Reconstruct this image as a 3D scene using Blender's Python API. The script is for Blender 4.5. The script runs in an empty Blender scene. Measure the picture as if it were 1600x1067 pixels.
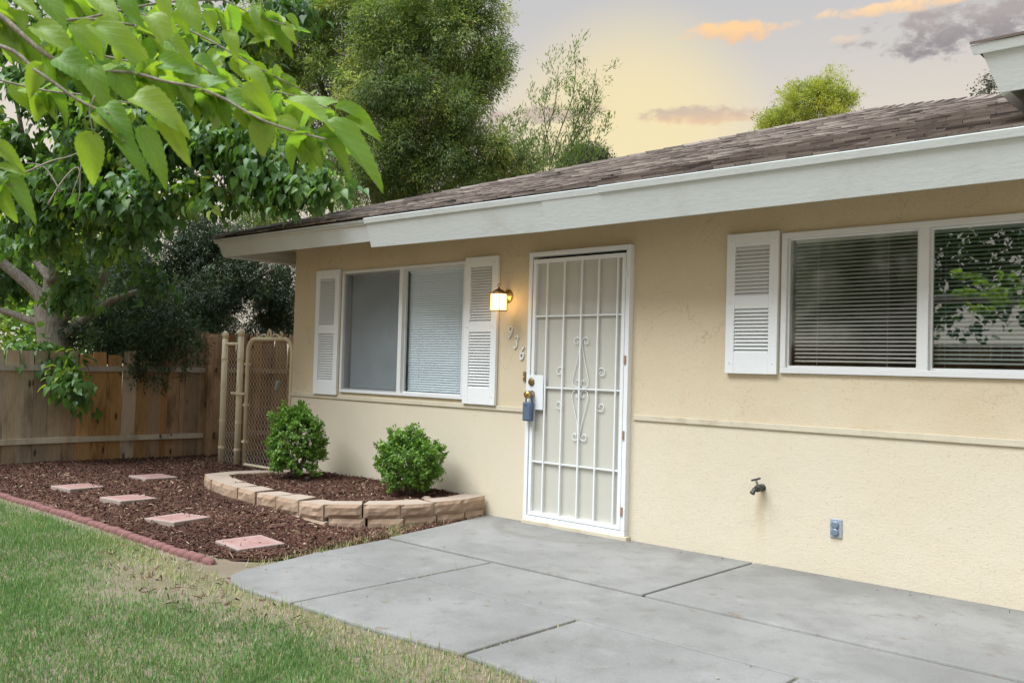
import bpy, math, random
import numpy as np
from mathutils import Vector, Matrix
random.seed(7); rng = np.random.default_rng(11)
SC = bpy.context.scene
COL = SC.collection
R = math.radians

# ------------------------------------------------------------------ camera
CAM = np.array([4.7339, -5.3978, 1.2312]); FPX = 1418.39
YAW, PITCH, ROLL = 0.7417, 0.0296, 0.027
def _axes():
    f = np.array([-math.sin(YAW)*math.cos(PITCH), math.cos(YAW)*math.cos(PITCH), math.sin(PITCH)])
    r = np.array([math.cos(YAW), math.sin(YAW), 0.0]); u = np.cross(r, f)
    c, s = math.cos(ROLL), math.sin(ROLL)
    return c*r+s*u, -s*r+c*u, f
CR, CU, CF = _axes()
cam_d = bpy.data.cameras.new('camera'); cam = bpy.data.objects.new('camera', cam_d); COL.objects.link(cam)
cam_d.sensor_width = 36.0; cam_d.lens = FPX/1600*36; cam_d.clip_start = 0.05; cam_d.clip_end = 2000
cam_d.dof.use_dof = True; cam_d.dof.focus_distance = 6.5; cam_d.dof.aperture_fstop = 7.0
m = Matrix.Identity(4)
for i in range(3):
    m[i][0] = CR[i]; m[i][1] = CU[i]; m[i][2] = -CF[i]; m[i][3] = CAM[i]
cam.matrix_world = m
SC.camera = cam
# survey helpers: a sight line of the photograph met with a plane of the place
def ray(u, v): return CF + CR*(u-800)/FPX + CU*(533.5-v)/FPX
def at(u, v, t): return CAM + t*ray(u, v)
def onz(u, v, z): d = ray(u, v); return CAM + d*((z-CAM[2])/d[2])
def ony(u, v, y): d = ray(u, v); return CAM + d*((y-CAM[1])/d[1])
def onx(u, v, x): d = ray(u, v); return CAM + d*((x-CAM[0])/d[0])

# ------------------------------------------------------------------ node helpers
class NT:
    def __init__(s, tree): s.t = tree; s.n = tree.nodes; s.l = tree.links
    def new(s, typ, **kw):
        n = s.n.new(typ)
        for k, v in kw.items():
            if k == 'i':
                for a, b in v.items(): s.set(n.inputs[a], b)
            else: setattr(n, k, v)
        return n
    def set(s, sock, v):
        if isinstance(v, bpy.types.NodeSocket): s.l.new(v, sock)
        elif v is not None:
            if sock.type == 'RGBA' and len(v) == 3: v = (*v, 1)
            sock.default_value = v
    def math(s, op, a, b=None, c=None, clamp=False):
        n = s.new('ShaderNodeMath', operation=op, use_clamp=clamp); s.set(n.inputs[0], a)
        if b is not None: s.set(n.inputs[1], b)
        if c is not None: s.set(n.inputs[2], c)
        return n.outputs[0]
    def vmath(s, op, a, b=None):
        n = s.new('ShaderNodeVectorMath', operation=op); s.set(n.inputs[0], a)
        if b is not None: s.set(n.inputs[1], b)
        return n.outputs['Value'] if op in ('DOT_PRODUCT', 'LENGTH') else n.outputs[0]
    def mix(s, f, a, b, blend='MIX'):
        n = s.new('ShaderNodeMix', data_type='RGBA', blend_type=blend, clamp_factor=True)
        s.set(n.inputs[0], f); s.set(n.inputs[6], a); s.set(n.inputs[7], b); return n.outputs[2]
    def ramp(s, f, stops, interp='LINEAR'):
        n = s.new('ShaderNodeValToRGB'); s.set(n.inputs[0], f); e = n.color_ramp.elements; n.color_ramp.interpolation = interp
        while len(e) < len(stops): e.new(0.5)
        for q, (p, c) in zip(e, stops):
            q.position = p
            q.color = (c, c, c, 1) if not hasattr(c, '__len__') else (*c, 1)
        return n.outputs[0]
    def noise(s, vec, scale, detail=4, rough=.55, dist=0.0, out=0):
        n = s.new('ShaderNodeTexNoise', i={'Scale': scale, 'Detail': detail, 'Roughness': rough, 'Distortion': dist})
        if vec is not None: s.l.new(vec, n.inputs['Vector'])
        return n.outputs[out]
    def mapping(s, vec, scale=(1, 1, 1), loc=(0, 0, 0)):
        n = s.new('ShaderNodeMapping', i={'Scale': scale, 'Location': loc}); s.l.new(vec, n.inputs['Vector']); return n.outputs[0]
    def bump(s, h, strength, dist, prev=None):
        n = s.new('ShaderNodeBump', i={'Strength': strength, 'Distance': dist}); s.l.new(h, n.inputs['Height'])
        if prev is not None: s.l.new(prev, n.inputs['Normal'])
        return n.outputs[0]
    def smooth(s, x, a, b):
        n = s.new('ShaderNodeMapRange', interpolation_type='SMOOTHSTEP', i={'From Min': a, 'From Max': b}); s.set(n.inputs[0], x); return n.outputs[0]

# ------------------------------------------------------------------ world: veiled dusk sky with a few lit clouds
SUN_EL, SUN_AZ = R(62), R(200)      # azimuth measured clockwise from +Y: light from in front of the house, a little left
EXPO = 1.42
SKYK = 0.37
w = bpy.data.worlds.new('World'); SC.world = w; w.use_nodes = True
N = NT(w.node_tree); N.n.clear()
tc = N.new('ShaderNodeTexCoord'); D = N.vmath('NORMALIZE', tc.outputs['Generated'])
sep = N.new('ShaderNodeSeparateXYZ'); N.l.new(D, sep.inputs[0]); DZ = sep.outputs[2]
sky = N.new('ShaderNodeTexSky', sky_type='NISHITA', sun_disc=False, sun_elevation=SUN_EL, sun_rotation=SUN_AZ, air_density=1.2, dust_density=2.0)
veil = N.ramp(DZ, [(0.0, (.72, .64, .54)), (.20, (.76, .675, .56)), (.27, (.72, .64, .535)), (.33, (.62, .58, .535)), (.42, (.52, .525, .535)), (.65, (.48, .54, .62)), (1.0, (.46, .56, .70))])
def dirn(u, v): d = ray(u, v); return tuple(d/np.linalg.norm(d))
glow = N.vmath('DOT_PRODUCT', D, dirn(985, 235))
veil = N.mix(N.math('MULTIPLY', N.smooth(glow, .986, 1.0), .85), veil, (.92, .765, .40))
cn = N.noise(N.mapping(D, (1, 1, 1.8)), 26.0, 8, .62, .3)
cn2 = N.noise(N.mapping(D, (1, 1, 1.8)), 70.0, 6, .62, .2)
wob = N.math('ADD', N.math('MULTIPLY', N.math('SUBTRACT', cn, .5), 4.2), N.math('MULTIPLY', N.math('SUBTRACT', cn2, .5), 2.2))
# thin streaks all round the sky
streak = N.smooth(N.noise(N.mapping(D, (1, 1, 5)), 3.2, 6, .55, .4), .56, .74)
veil = N.mix(N.math('MULTIPLY', streak, .28), veil, (.50, .44, .42))
def cloud(col, u, v, hw, hh, lit, dark, amt=1.0):
    d0 = np.array(dirn(u, v)); r0 = CR; u0 = CU
    a = N.math('DIVIDE', N.math('SUBTRACT', N.vmath('DOT_PRODUCT', D, tuple(r0)), float(d0@r0)), hw/FPX)
    b = N.math('DIVIDE', N.math('SUBTRACT', N.vmath('DOT_PRODUCT', D, tuple(u0)), float(d0@u0)), hh/FPX)
    r2 = N.math('ADD', N.math('MULTIPLY', a, a), N.math('MULTIPLY', b, b))
    front = N.math('GREATER_THAN', N.vmath('DOT_PRODUCT', D, tuple(d0)), .5)
    k = N.math('ADD', N.math('SUBTRACT', 1.0, r2), wob)
    k = N.math('MULTIPLY', N.math('MULTIPLY', N.smooth(k, -.2, .95), front), amt)
    c = N.mix(N.smooth(N.math('ADD', b, N.math('MULTIPLY', wob, .5)), -.9, .6), dark, lit)
    return N.mix(k, col, c)
S = veil
S = cloud(S, 1145, 51, 72, 15, (1.0, .64, .30), (.86, .56, .34), 1.0)
S = cloud(S, 1085, 181, 88, 14, (.60, .45, .34), (.82, .54, .30), .85)
S = cloud(S, 860, 180, 90, 15, (.56, .41, .33), (.50, .38, .33), .75)
S = cloud(S, 1520, 40, 130, 34, (.42, .36, .33), (.26, .225, .22), 1.0)
S = cloud(S, 1410, 9, 100, 10, (1.0, .70, .38), (.86, .60, .38), 1.0)
S = cloud(S, 1320, 61, 26, 6, (.85, .66, .47), (.75, .60, .45), .7)
S = cloud(S, 1243, 37, 10, 6, (.75, .62, .5), (.7, .6, .5), .5)
add = N.new('ShaderNodeMix', data_type='RGBA', blend_type='ADD'); add.inputs[0].default_value = 1.0
veil_s = N.mix(1.0, S, (SKYK, SKYK, SKYK), 'MULTIPLY'); N.l.new(veil_s, add.inputs[6])
sk = N.mix(1.0, sky.outputs[0], (.006, .006, .006), 'MULTIPLY'); N.l.new(sk, add.inputs[7])
bg = N.new('ShaderNodeBackground'); N.l.new(add.outputs[2], bg.inputs[0]); bg.inputs[1].default_value = 1.0
wo = N.new('ShaderNodeOutputWorld'); N.l.new(bg.outputs[0], wo.inputs[0])
# ------------------------------------------------------------------ sun (soft, wide)
sd = bpy.data.lights.new('sun', 'SUN'); sd.energy = 2.5; sd.angle = R(50); sd.color = (.93, .965, 1.0)
so = bpy.data.objects.new('sun', sd); COL.objects.link(so); so.location = (0, -20, 30)
sv = Vector((math.sin(SUN_AZ)*math.cos(SUN_EL), math.cos(SUN_AZ)*math.cos(SUN_EL), math.sin(SUN_EL)))
so.rotation_euler = sv.to_track_quat('Z', 'Y').to_euler()
SC.view_settings.view_transform = 'Standard'; SC.view_settings.look = 'None'
SC.view_settings.exposure = EXPO; SC.view_settings.gamma = 1.0
SC.cycles.max_bounces = 6; SC.cycles.diffuse_bounces = 3; SC.cycles.glossy_bounces = 3; SC.cycles.transmission_bounces = 4; SC.cycles.transparent_max_bounces = 12; SC.cycles.caustics_reflective = False; SC.cycles.caustics_refractive = False
SC.cycles.use_denoising = True

# ------------------------------------------------------------------ materials
MATS = {}
def mat(name, fn):
    if name in MATS: return MATS[name]
    M = bpy.data.materials.new(name); M.use_nodes = True; t = NT(M.node_tree); t.n.clear()
    out = t.new('ShaderNodeOutputMaterial'); sh = fn(t); t.l.new(sh, out.inputs[0]); MATS[name] = M; return M
def pbr(t, col, rough=.7, normal=None, metal=0.0, spec=.4, **kw):
    b = t.new('ShaderNodeBsdfPrincipled'); t.set(b.inputs['Base Color'], col); t.set(b.inputs['Roughness'], rough)
    b.inputs['Metallic'].default_value = metal; b.inputs['Specular IOR Level'].default_value = spec
    if normal is not None: t.l.new(normal, b.inputs['Normal'])
    for k, v in kw.items(): t.set(b.inputs[k], v)
    return b.outputs[0]
def oc(t): return t.new('ShaderNodeTexCoord').outputs['Object']
def wc(t): return t.new('ShaderNodeNewGeometry').outputs['Position']
def rnd(t): return t.new('ShaderNodeObjectInfo').outputs['Random']
def attr(t, n='rnd'): return t.new('ShaderNodeAttribute', attribute_name=n).outputs['Fac']

def m_stucco(t):
    p = wc(t)
    big = t.noise(p, 1.1, 5, .6); mid = t.noise(p, 7, 5, .65); fine = t.noise(p, 150, 3, .6)
    c = t.mix(t.smooth(big, .35, .7), (.690, .585, .412), (.640, .538, .366))
    c = t.mix(t.math('MULTIPLY', t.smooth(mid, .55, .75), .35), c, (.70, .64, .50))
    pits = t.smooth(t.noise(t.mapping(p, (1, 1, .7)), 58, 4, .75), .560, .67)
    patch = t.math('ADD', .10, t.math('MULTIPLY', t.smooth(t.noise(p, 2.6, 4, .65), .48, .62), .90))
    c = t.mix(t.math('MULTIPLY', t.math('MULTIPLY', pits, patch), .52), c, (.38, .31, .20))
    # hairline cracks
    v = t.new('ShaderNodeTexVoronoi', feature='DISTANCE_TO_EDGE', i={'Scale': 2.3, 'Randomness': 1.0})
    wv = t.new('ShaderNodeVectorMath', operation='ADD'); t.l.new(p, wv.inputs[0])
    sc = t.new('ShaderNodeVectorMath', operation='SCALE', i={'Scale': .5}); t.l.new(t.noise(p, 3.5, 5, .65, 0, 1), sc.inputs[0]); t.l.new(sc.outputs[0], wv.inputs[1]); t.l.new(wv.outputs[0], v.inputs['Vector'])
    crk = t.math('MULTIPLY', t.math('SUBTRACT', 1.0, t.smooth(v.outputs['Distance'], .002, .011)), t.smooth(t.noise(p, 1.7, 3), .50, .60))
    c = t.mix(t.math('MULTIPLY', crk, .45), c, (.30, .24, .15))
    rust = t.math('MULTIPLY', t.smooth(t.noise(t.mapping(p, (3, 3, .8)), 2.0, 4), .60, .78), .35)
    c = t.mix(rust, c, (.60, .43, .20))
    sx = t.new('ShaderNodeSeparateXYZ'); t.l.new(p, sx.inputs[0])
    splash = t.math('MULTIPLY', t.math('SUBTRACT', 1.0, t.smooth(t.math('ADD', sx.outputs[2], t.math('MULTIPLY', mid, -.10)), .0, .10)), .35)
    c = t.mix(splash, c, (.55, .44, .26))
    # blotchy paler tint, stronger towards the foot of the wall
    # the panel below the trim band is tinted paler
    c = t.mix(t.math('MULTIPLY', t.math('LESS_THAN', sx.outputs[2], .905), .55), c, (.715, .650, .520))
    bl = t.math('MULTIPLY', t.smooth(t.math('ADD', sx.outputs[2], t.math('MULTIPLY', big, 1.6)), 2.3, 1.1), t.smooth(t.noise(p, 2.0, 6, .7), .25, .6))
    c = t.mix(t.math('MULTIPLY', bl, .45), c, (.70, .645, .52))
    dx = t.math('ABSOLUTE', t.math('SUBTRACT', t.math('ADD', sx.outputs[0], t.math('MULTIPLY', mid, .06)), 2.02))
    drip = t.math('MULTIPLY', t.math('MULTIPLY', t.math('SUBTRACT', 1.0, t.smooth(dx, .01, .05)), t.smooth(sx.outputs[2], .05, .46)), t.math('LESS_THAN', sx.outputs[2], .49))
    c = t.mix(t.math('MULTIPLY', drip, .35), c, (.50, .36, .17))
    c = t.mix(t.math('MULTIPLY', t.smooth(t.noise(p, 85, 3, .7), .52, .70), .18), c, (.44, .37, .25))
    n = t.bump(t.noise(p, 95, 4, .7), .55, .006); n = t.bump(fine, .45, .003, n); n = t.bump(t.math('MULTIPLY', pits, -1.0), .45, .003, n); n = t.bump(mid, .3, .012, n)
    return pbr(t, c, .92, n, spec=.15)
def m_paint(base, dirt=(.45, .40, .30), amt=.35, rough=.55, bump=.25, scale=1.0):
    def f(t):
        p = wc(t); n1 = t.noise(p, 3*scale, 5, .6); n2 = t.noise(p, 26*scale, 5, .7)
        c = t.mix(t.math('MULTIPLY', t.smooth(n1, .5, .8), amt), base, dirt)
        c = t.mix(t.math('MULTIPLY', t.smooth(n2, .60, .72), amt*.8), c, dirt)
        n = t.bump(t.noise(t.mapping(p, (1, 1, 3)), 14, 5, .6), bump, .004); n = t.bump(n2, bump*.6, .0015, n)
        return pbr(t, c, rough, n, spec=.35)
    return f
def m_wood(c1, c2, dark, rough=.85):
    def f(t):
        o = oc(t); r = rnd(t)
        off = t.new('ShaderNodeCombineXYZ'); t.l.new(t.math('MULTIPLY', r, 37.0), off.inputs[0]); t.l.new(t.math('MULTIPLY', r, 91.0), off.inputs[2])
        p = t.vmath('ADD', o, off.outputs[0])
        g = t.noise(t.mapping(p, (16, 16, .9)), 3.0, 7, .65, 1.6)
        fine = t.noise(t.mapping(p, (60, 60, 1.6)), 4.0, 4, .6)
        st = t.noise(t.mapping(p, (2.2, 2.2, .8)), 1.6, 5, .6)
        c = t.mix(t.smooth(g, .3, .7), c1, c2)
        c = t.mix(t.math('MULTIPLY', t.smooth(fine, .5, .75), .5), c, dark)
        c = t.mix(t.math('MULTIPLY', t.smooth(st, .50, .68), .75), c, dark)
        v = t.new('ShaderNodeTexVoronoi', i={'Scale': 1.0}); t.l.new(t.mapping(p, (7, 7, 2.6)), v.inputs['Vector'])
        c = t.mix(t.math('MULTIPLY', t.math('SUBTRACT', 1.0, t.smooth(v.outputs['Distance'], .06, .16)), .85), c, (.035, .022, .014))
        hs = t.new('ShaderNodeHueSaturation', i={'Value': t.math('ADD', .72, t.math('MULTIPLY', r, .56)), 'Saturation': t.math('ADD', .75, t.math('MULTIPLY', t.math('FRACT', t.math('MULTIPLY', r, 7.3)), .4))}); t.l.new(c, hs.inputs['Color'])
        n = t.bump(g, .5, .004); n = t.bump(fine, .5, .002, n)
        return pbr(t, hs.outputs[0], rough, n, spec=.2)
    return f
def m_concrete(t):
    p = wc(t); a = t.noise(p, .9, 6, .6); b = t.noise(p, 5.5, 6, .7); f = t.noise(p, 170, 3, .7)
    g2 = t.noise(p, 420, 2, .8); sp = t.noise(p, 60, 4, .75)
    c = t.mix(t.smooth(a, .3, .7), (.190, .187, .175), (.264, .259, .244))
    c = t.mix(t.math('MULTIPLY', t.smooth(b, .45, .70), .55), c, (.165, .161, .148))
    c = t.mix(t.math('MULTIPLY', t.smooth(t.noise(p, 3.1, 7, .72), .55, .70), .35), c, (.325, .318, .298))
    c = t.mix(t.math('MULTIPLY', t.smooth(t.noise(t.mapping(p, (1, 1, 1), (3, 7, 0)), 1.4, 6, .7), .52, .68), .50), c, (.150, .144, .130))
    c = t.mix(t.math('MULTIPLY', t.smooth(t.noise(p, 11, 3, .6), .65, .72), .60), c, (.185, .13, .085))
    c = t.mix(t.math('MULTIPLY', t.smooth(sp, .52, .70), .35), c, (.13, .128, .12))
    c = t.mix(t.math('MULTIPLY', t.smooth(g2, .50, .75), .45), c, (.36, .355, .34)); c = t.mix(t.math('MULTIPLY', t.smooth(f, .52, .72), .45), c, (.10, .10, .095))
    # ring rubbed by a doormat that lay before the door
    ctr = t.new('ShaderNodeVectorMath', operation='SUBTRACT', i={1: (.42, -.05, .025)}); t.l.new(p, ctr.inputs[0])
    e = t.vmath('LENGTH', t.mapping(ctr.outputs[0], (1.65, 2.2, 1)))
    ring = t.math('MULTIPLY', t.smooth(e, .74, .92), t.math('SUBTRACT', 1.0, t.smooth(e, .97, 1.06)))
    inn = t.math('SUBTRACT', 1.0, t.smooth(e, .9, 1.04))
    c = t.mix(t.math('MULTIPLY', ring, .35), c, (.17, .155, .125)); c = t.mix(t.math('MULTIPLY', inn, .22), c, (.20, .19, .165))
    n = t.bump(f, .4, .002); n = t.bump(b, .25, .004, n)
    return pbr(t, c, .88, n, spec=.2)
def m_soil(c1, c2):
    def f(t):
        p = wc(t); a = t.noise(p, 2.2, 6, .65); b = t.noise(p, 40, 5, .7)
        c = t.mix(t.smooth(a, .35, .65), c1, c2); c = t.mix(t.math('MULTIPLY', b, .4), c, tuple(x*.55 for x in c1))
        return pbr(t, c, .95, t.bump(b, .6, .012), spec=.1)
    return f
def m_attr(stops, rough=.8, trans=0.0, spec=.25, tcol=None, bumpscale=None, name='rnd'):
    def f(t):
        a = attr(t, name); c = t.ramp(a, stops)
        n = None
        if bumpscale: n = t.bump(t.noise(wc(t), bumpscale, 4, .7), .5, .003)
        s = pbr(t, c, rough, n, spec=spec)
        if trans > 0:
            tr = t.new('ShaderNodeBsdfTranslucent'); tc_ = t.mix(1.0, c, tcol or (1.5, 1.6, .6), 'MULTIPLY'); t.l.new(tc_, tr.inputs[0])
            mx = t.new('ShaderNodeMixShader'); mx.inputs[0].default_value = trans; t.l.new(s, mx.inputs[1]); t.l.new(tr.outputs[0], mx.inputs[2]); return mx.outputs[0]
        return s
    return f
def m_bigleaf(t):
    uv = t.new('ShaderNodeUVMap').outputs[0]; s = t.new('ShaderNodeSeparateXYZ'); t.l.new(uv, s.inputs[0])
    x = t.math('ABSOLUTE', t.math('SUBTRACT', s.outputs[0], .5)); y = s.outputs[1]
    mid = t.math('SUBTRACT', 1.0, t.smooth(x, .004, .016))
    q = t.math('FRACT', t.math('MULTIPLY', t.math('SUBTRACT', y, t.math('MULTIPLY', x, .9)), 6.5))
    vein = t.math('SUBTRACT', 1.0, t.smooth(t.math('ABSOLUTE', t.math('SUBTRACT', q, .5)), .02, .09))
    vv = t.math('MAXIMUM', mid, t.math('MULTIPLY', vein, .55))
    r = rnd(t)
    c = t.mix(r, (.125, .26, .045), (.30, .42, .07))
    c = t.mix(t.math('MULTIPLY', t.noise(uv, 5, 3), .35), c, (.115, .235, .04)); c = t.mix(t.math('MULTIPLY', vv, .5), c, (.33, .44, .14))
    n = t.bump(vv, .4, .002); n = t.bump(t.noise(uv, 14, 3), .3, .002, n)
    sh = pbr(t, c, .42, n, spec=.45)
    tr = t.new('ShaderNodeBsdfTranslucent'); t.l.new(t.mix(1.0, c, (1.9, 1.8, .55), 'MULTIPLY'), tr.inputs[0])
    mx = t.new('ShaderNodeMixShader'); mx.inputs[0].default_value = .45; t.l.new(sh, mx.inputs[1]); t.l.new(tr.outputs[0], mx.inputs[2]); return mx.outputs[0]
def m_bark(c1, c2):
    def f(t):
        p = wc(t); a = t.noise(t.mapping(p, (9, 9, 2.2)), 4.0, 6, .7, .8); b = t.noise(p, 3, 4)
        c = t.mix(t.smooth(a, .35, .65), c1, c2); c = t.mix(t.math('MULTIPLY', b, .3), c, (.10, .095, .08))
        return pbr(t, c, .9, t.bump(a, .9, .02), spec=.15)
    return f
def m_glass(refl, rough=.0, tint=(.8, .85, .85)):
    def f(t):
        g = t.new('ShaderNodeBsdfGlossy', i={'Color': (.95, .98, 1.0, 1), 'Roughness': rough}); tr = t.new('ShaderNodeBsdfTransparent', i={'Color': (*tint, 1)})
        lw = t.new('ShaderNodeLayerWeight', i={'Blend': .5}); k = t.math('ADD', t.math('MULTIPLY', t.math('POWER', lw.outputs['Facing'], 5.0), .9), refl, clamp=True)
        mx = t.new('ShaderNodeMixShader'); t.l.new(k, mx.inputs[0]); t.l.new(tr.outputs[0], mx.inputs[1]); t.l.new(g.outputs[0], mx.inputs[2]); return mx.outputs[0]
    return f
def m_screen(col, alpha):
    def f(t):
        d = t.new('ShaderNodeBsdfDiffuse', i={'Color': (*col, 1)}); tr = t.new('ShaderNodeBsdfTransparent')
        n = t.noise(wc(t), 3, 4); k = t.math('ADD', alpha-.06, t.math('MULTIPLY', n, .12))
        mx = t.new('ShaderNodeMixShader'); t.l.new(k, mx.inputs[0]); t.l.new(tr.outputs[0], mx.inputs[1]); t.l.new(d.outputs[0], mx.inputs[2]); return mx.outputs[0]
    return f
def m_plain(c, rough=.5, metal=0.0, spec=.4, var=.15, scale=30):
    def f(t):
        n = t.noise(oc(t), scale, 4, .6); cc = t.mix(t.math('MULTIPLY', n, var*2), c, tuple(x*.55 for x in c))
        return pbr(t, cc, rough, t.bump(n, .1, .001), metal, spec)
    return f
def m_emit(c, s):
    def f(t):
        e = t.new('ShaderNodeEmission', i={'Color': (*c, 1), 'Strength': s}); return e.outputs[0]
    return f
def m_block(t):
    p = wc(t); a = t.noise(p, 5, 4); b = t.noise(p, 90, 4, .75)
    c = t.mix(t.smooth(a, .35, .7), (.37, .255, .175), (.43, .315, .23)); c = t.mix(t.math('MULTIPLY', t.smooth(b, .5, .7), .4), c, (.27, .195, .135))
    g = t.new('ShaderNodeNewGeometry'); sx = t.new('ShaderNodeSeparateXYZ'); t.l.new(g.outputs['Normal'], sx.inputs[0])
    c = t.mix(t.math('MULTIPLY', t.smooth(sx.outputs[2], .7, .95), .6), c, (.38, .335, .285))   # sawn top faces are greyer than the split face
    n = t.bump(b, .6, .005); n = t.bump(t.noise(p, 28, 5, .7), .45, .010, n)
    return pbr(t, c, .93, n, spec=.15)
def m_paver(t):
    o = oc(t); p = wc(t); s = t.new('ShaderNodeSeparateXYZ'); t.l.new(o, s.inputs[0])
    e = t.math('MAXIMUM', t.math('ABSOLUTE', s.outputs[0]), t.math('ABSOLUTE', s.outputs[1]))
    b = t.noise(p, 60, 4, .7); a = t.noise(p, 9, 5, .65)
    c = t.mix(t.smooth(a, .35, .7), (.31, .175, .155), (.37, .235, .21))
    edge = t.smooth(t.math('ADD', e, t.math('MULTIPLY', a, .05)), .125, .19)
    c = t.mix(t.math('MULTIPLY', edge, .50), c, (.40, .33, .30)); c = t.mix(t.math('MULTIPLY', t.smooth(b, .5, .7), .3), c, (.26, .17, .14))
    g = t.new('ShaderNodeNewGeometry'); sx = t.new('ShaderNodeSeparateXYZ'); t.l.new(g.outputs['Normal'], sx.inputs[0])
    c = t.mix(t.math('MULTIPLY', t.math('SUBTRACT', 1.0, t.smooth(sx.outputs[2], .3, .8)), .75), c, (.35, .30, .25))
    return pbr(t, c, .9, t.bump(b, .4, .003), spec=.15)
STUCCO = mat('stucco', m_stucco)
FASCIA = mat('fascia paint', m_paint((.62, .66, .645), (.44, .43, .37), .42, .5, .5))
WHITE = mat('white enamel', m_paint((.80, .83, .84), (.58, .54, .44), .18, .4, .12))
SHUT = mat('shutter paint', m_paint((.80, .82, .82), (.60, .58, .50), .16, .5, .12))
ALU = mat('window aluminium', m_paint((.74, .75, .74), (.50, .46, .37), .35, .4, .12))
TRIM = mat('trim paint', m_paint((.62, .56, .425), (.36, .28, .17), .55, .8, .6, 2))
TAN = mat('soffit paint', m_paint((.62, .52, .37), (.40, .33, .22), .4, .7, .3))
GATE = mat('gate enamel', m_paint((.76, .67, .47), (.42, .37, .29), .30, .5, .3, 4))
WIRE = mat('painted wire', m_plain((.66, .61, .50), .5, .1))
WOOD_G = mat('weathered grey wood', m_wood((.48, .385, .275), (.38, .295, .20), (.17, .115, .075)))
WOOD_T = mat('tan wood', m_wood((.47, .305, .165), (.335, .205, .108), (.11, .06, .035)))
WOOD_R = mat('red brown wood', m_wood((.39, .215, .095), (.26, .135, .062), (.085, .046, .027)))
RAIL = mat('grey rail wood', m_wood((.50, .45, .37), (.42, .37, .29), (.28, .24, .175)))
CONC = mat('concrete', m_concrete); SOIL = mat('lawn soil', m_soil((.255, .205, .15), (.20, .165, .115))); DIRT = mat('dirt', m_soil((.33, .27, .19), (.27, .22, .15)))
JOINT = mat('joint dirt', m_soil((.19, .165, .12), (.24, .20, .14)))
MULCHG = mat('mulch ground', m_soil((.075, .036, .024), (.055, .028, .02)))
MULCH = mat('mulch chips', m_attr([(0, (.034, .016, .011)), (.45, (.088, .039, .026)), (.8, (.135, .067, .044)), (.93, (.26, .165, .11)), (1, (.48, .39, .28))], .85))
SHING = mat('shingle', m_attr([(0, (.055, .045, .041)), (.35, (.13, .104, .09)), (.7, (.215, .178, .152)), (1, (.32, .275, .24))], .95, spec=.1, bumpscale=160))
GRASS = mat('grass blades', m_attr([(0, (.070, .158, .042)), (.5, (.145, .270, .080)), (.78, (.255, .375, .135)), (.9, (.44, .41, .22)), (1, (.58, .51, .33))], .6, .3, .3, (1.2, 1.3, .7)))
MULB = mat('mulberry leaves', m_attr([(0, (.045, .100, .034)), (.6, (.105, .212, .062)), (.9, (.18, .30, .08)), (1, (.28, .37, .07))], .40, .38, .45, (1.7, 1.75, .5)))
OLIVE = mat('olive leaves', m_attr([(0, (.085, .13, .055)), (.5, (.18, .26, .098)), (.85, (.30, .39, .15)), (1, (.48, .49, .15))], .5, .40, .35, (1.5, 1.5, .6)))
DARKL = mat('dark privet leaves', m_attr([(0, (.024, .044, .020)), (.6, (.055, .092, .040)), (1, (.12, .17, .07))], .45, .22, .35, (1.4, 1.5, .6)))
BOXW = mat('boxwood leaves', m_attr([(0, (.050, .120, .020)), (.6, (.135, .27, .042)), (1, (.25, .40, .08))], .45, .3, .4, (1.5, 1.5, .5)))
PINE = mat('pine needles', m_attr([(0, (.17, .21, .05)), (.6, (.31, .37, .085)), (1, (.48, .47, .11))], .6, .4, .25, (1.5, 1.5, .5)))
FARL = mat('far foliage', m_attr([(0, (.05, .06, .05)), (1, (.11, .115, .09))], .8, .2))
BIGLEAF = mat('big mulberry leaf', m_bigleaf)
BARK = mat('mulberry bark', m_bark((.20, .175, .14), (.36, .325, .27))); BARKD = mat('dark bark', m_bark((.09, .07, .055), (.17, .14, .11)))
TWIG = mat('twig', m_bark((.30, .27, .21), (.42, .38, .31)))
GLASS = mat('window glass', m_glass(.16, 0.0)); GLASSR = mat('window glass behind screen', m_glass(.10, .06, (.88, .89, .89))); GLASS1 = mat('window glass pale', m_glass(.03, .02, (.93, .96, .97)))
SCREEN = mat('insect screen', m_screen((.19, .20, .205), .27)); DSCREEN = mat('door screen', m_screen((.72, .70, .62), .62))
BLIND = mat('blind slat', m_plain((.86, .88, .89), .5, var=.06)); BLINDD = mat('aged blind slat', m_plain((.86, .82, .74), .5, var=.08))
BRASS = mat('brass', m_plain((.62, .42, .14), .28, 1.0, var=.25)); BRASSD = mat('old brass', m_plain((.36, .25, .11), .4, 1.0, var=.3))
LAMPG = mat('lamp glass', m_emit((1.0, .62, .25), 3.2))
IRON = mat('dark iron', m_plain((.085, .085, .08), .5, .7)); GALV = mat('galvanised', m_plain((.45, .47, .48), .45, .8)); LOCKB = mat('lockbox blue', m_plain((.105, .15, .23), .5)); PLATE = mat('outlet plate', m_plain((.42, .48, .55), .35, .3)); OUTD = mat('outlet cover', m_plain((.22, .29, .38), .4, .3))
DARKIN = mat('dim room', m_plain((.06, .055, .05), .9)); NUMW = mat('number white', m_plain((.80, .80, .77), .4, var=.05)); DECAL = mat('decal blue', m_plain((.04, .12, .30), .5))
INNER = mat('inner door paint', m_paint((.78, .78, .72), (.55, .5, .4), .2, .5, .1))
BLOCK = mat('retaining block', m_block); PAVER = mat('red paver', m_paver); EDGE = mat('red edging', m_plain((.24, .122, .112), .9, spec=.1, var=.3, scale=25))
ROOFD = mat('roof deck', m_plain((.07, .058, .05), .95)); RUST = mat('rusty hinge', m_plain((.45, .30, .22), .7, .3)); BELL = mat('bell brown', m_plain((.30, .19, .08), .5, .4))

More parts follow.
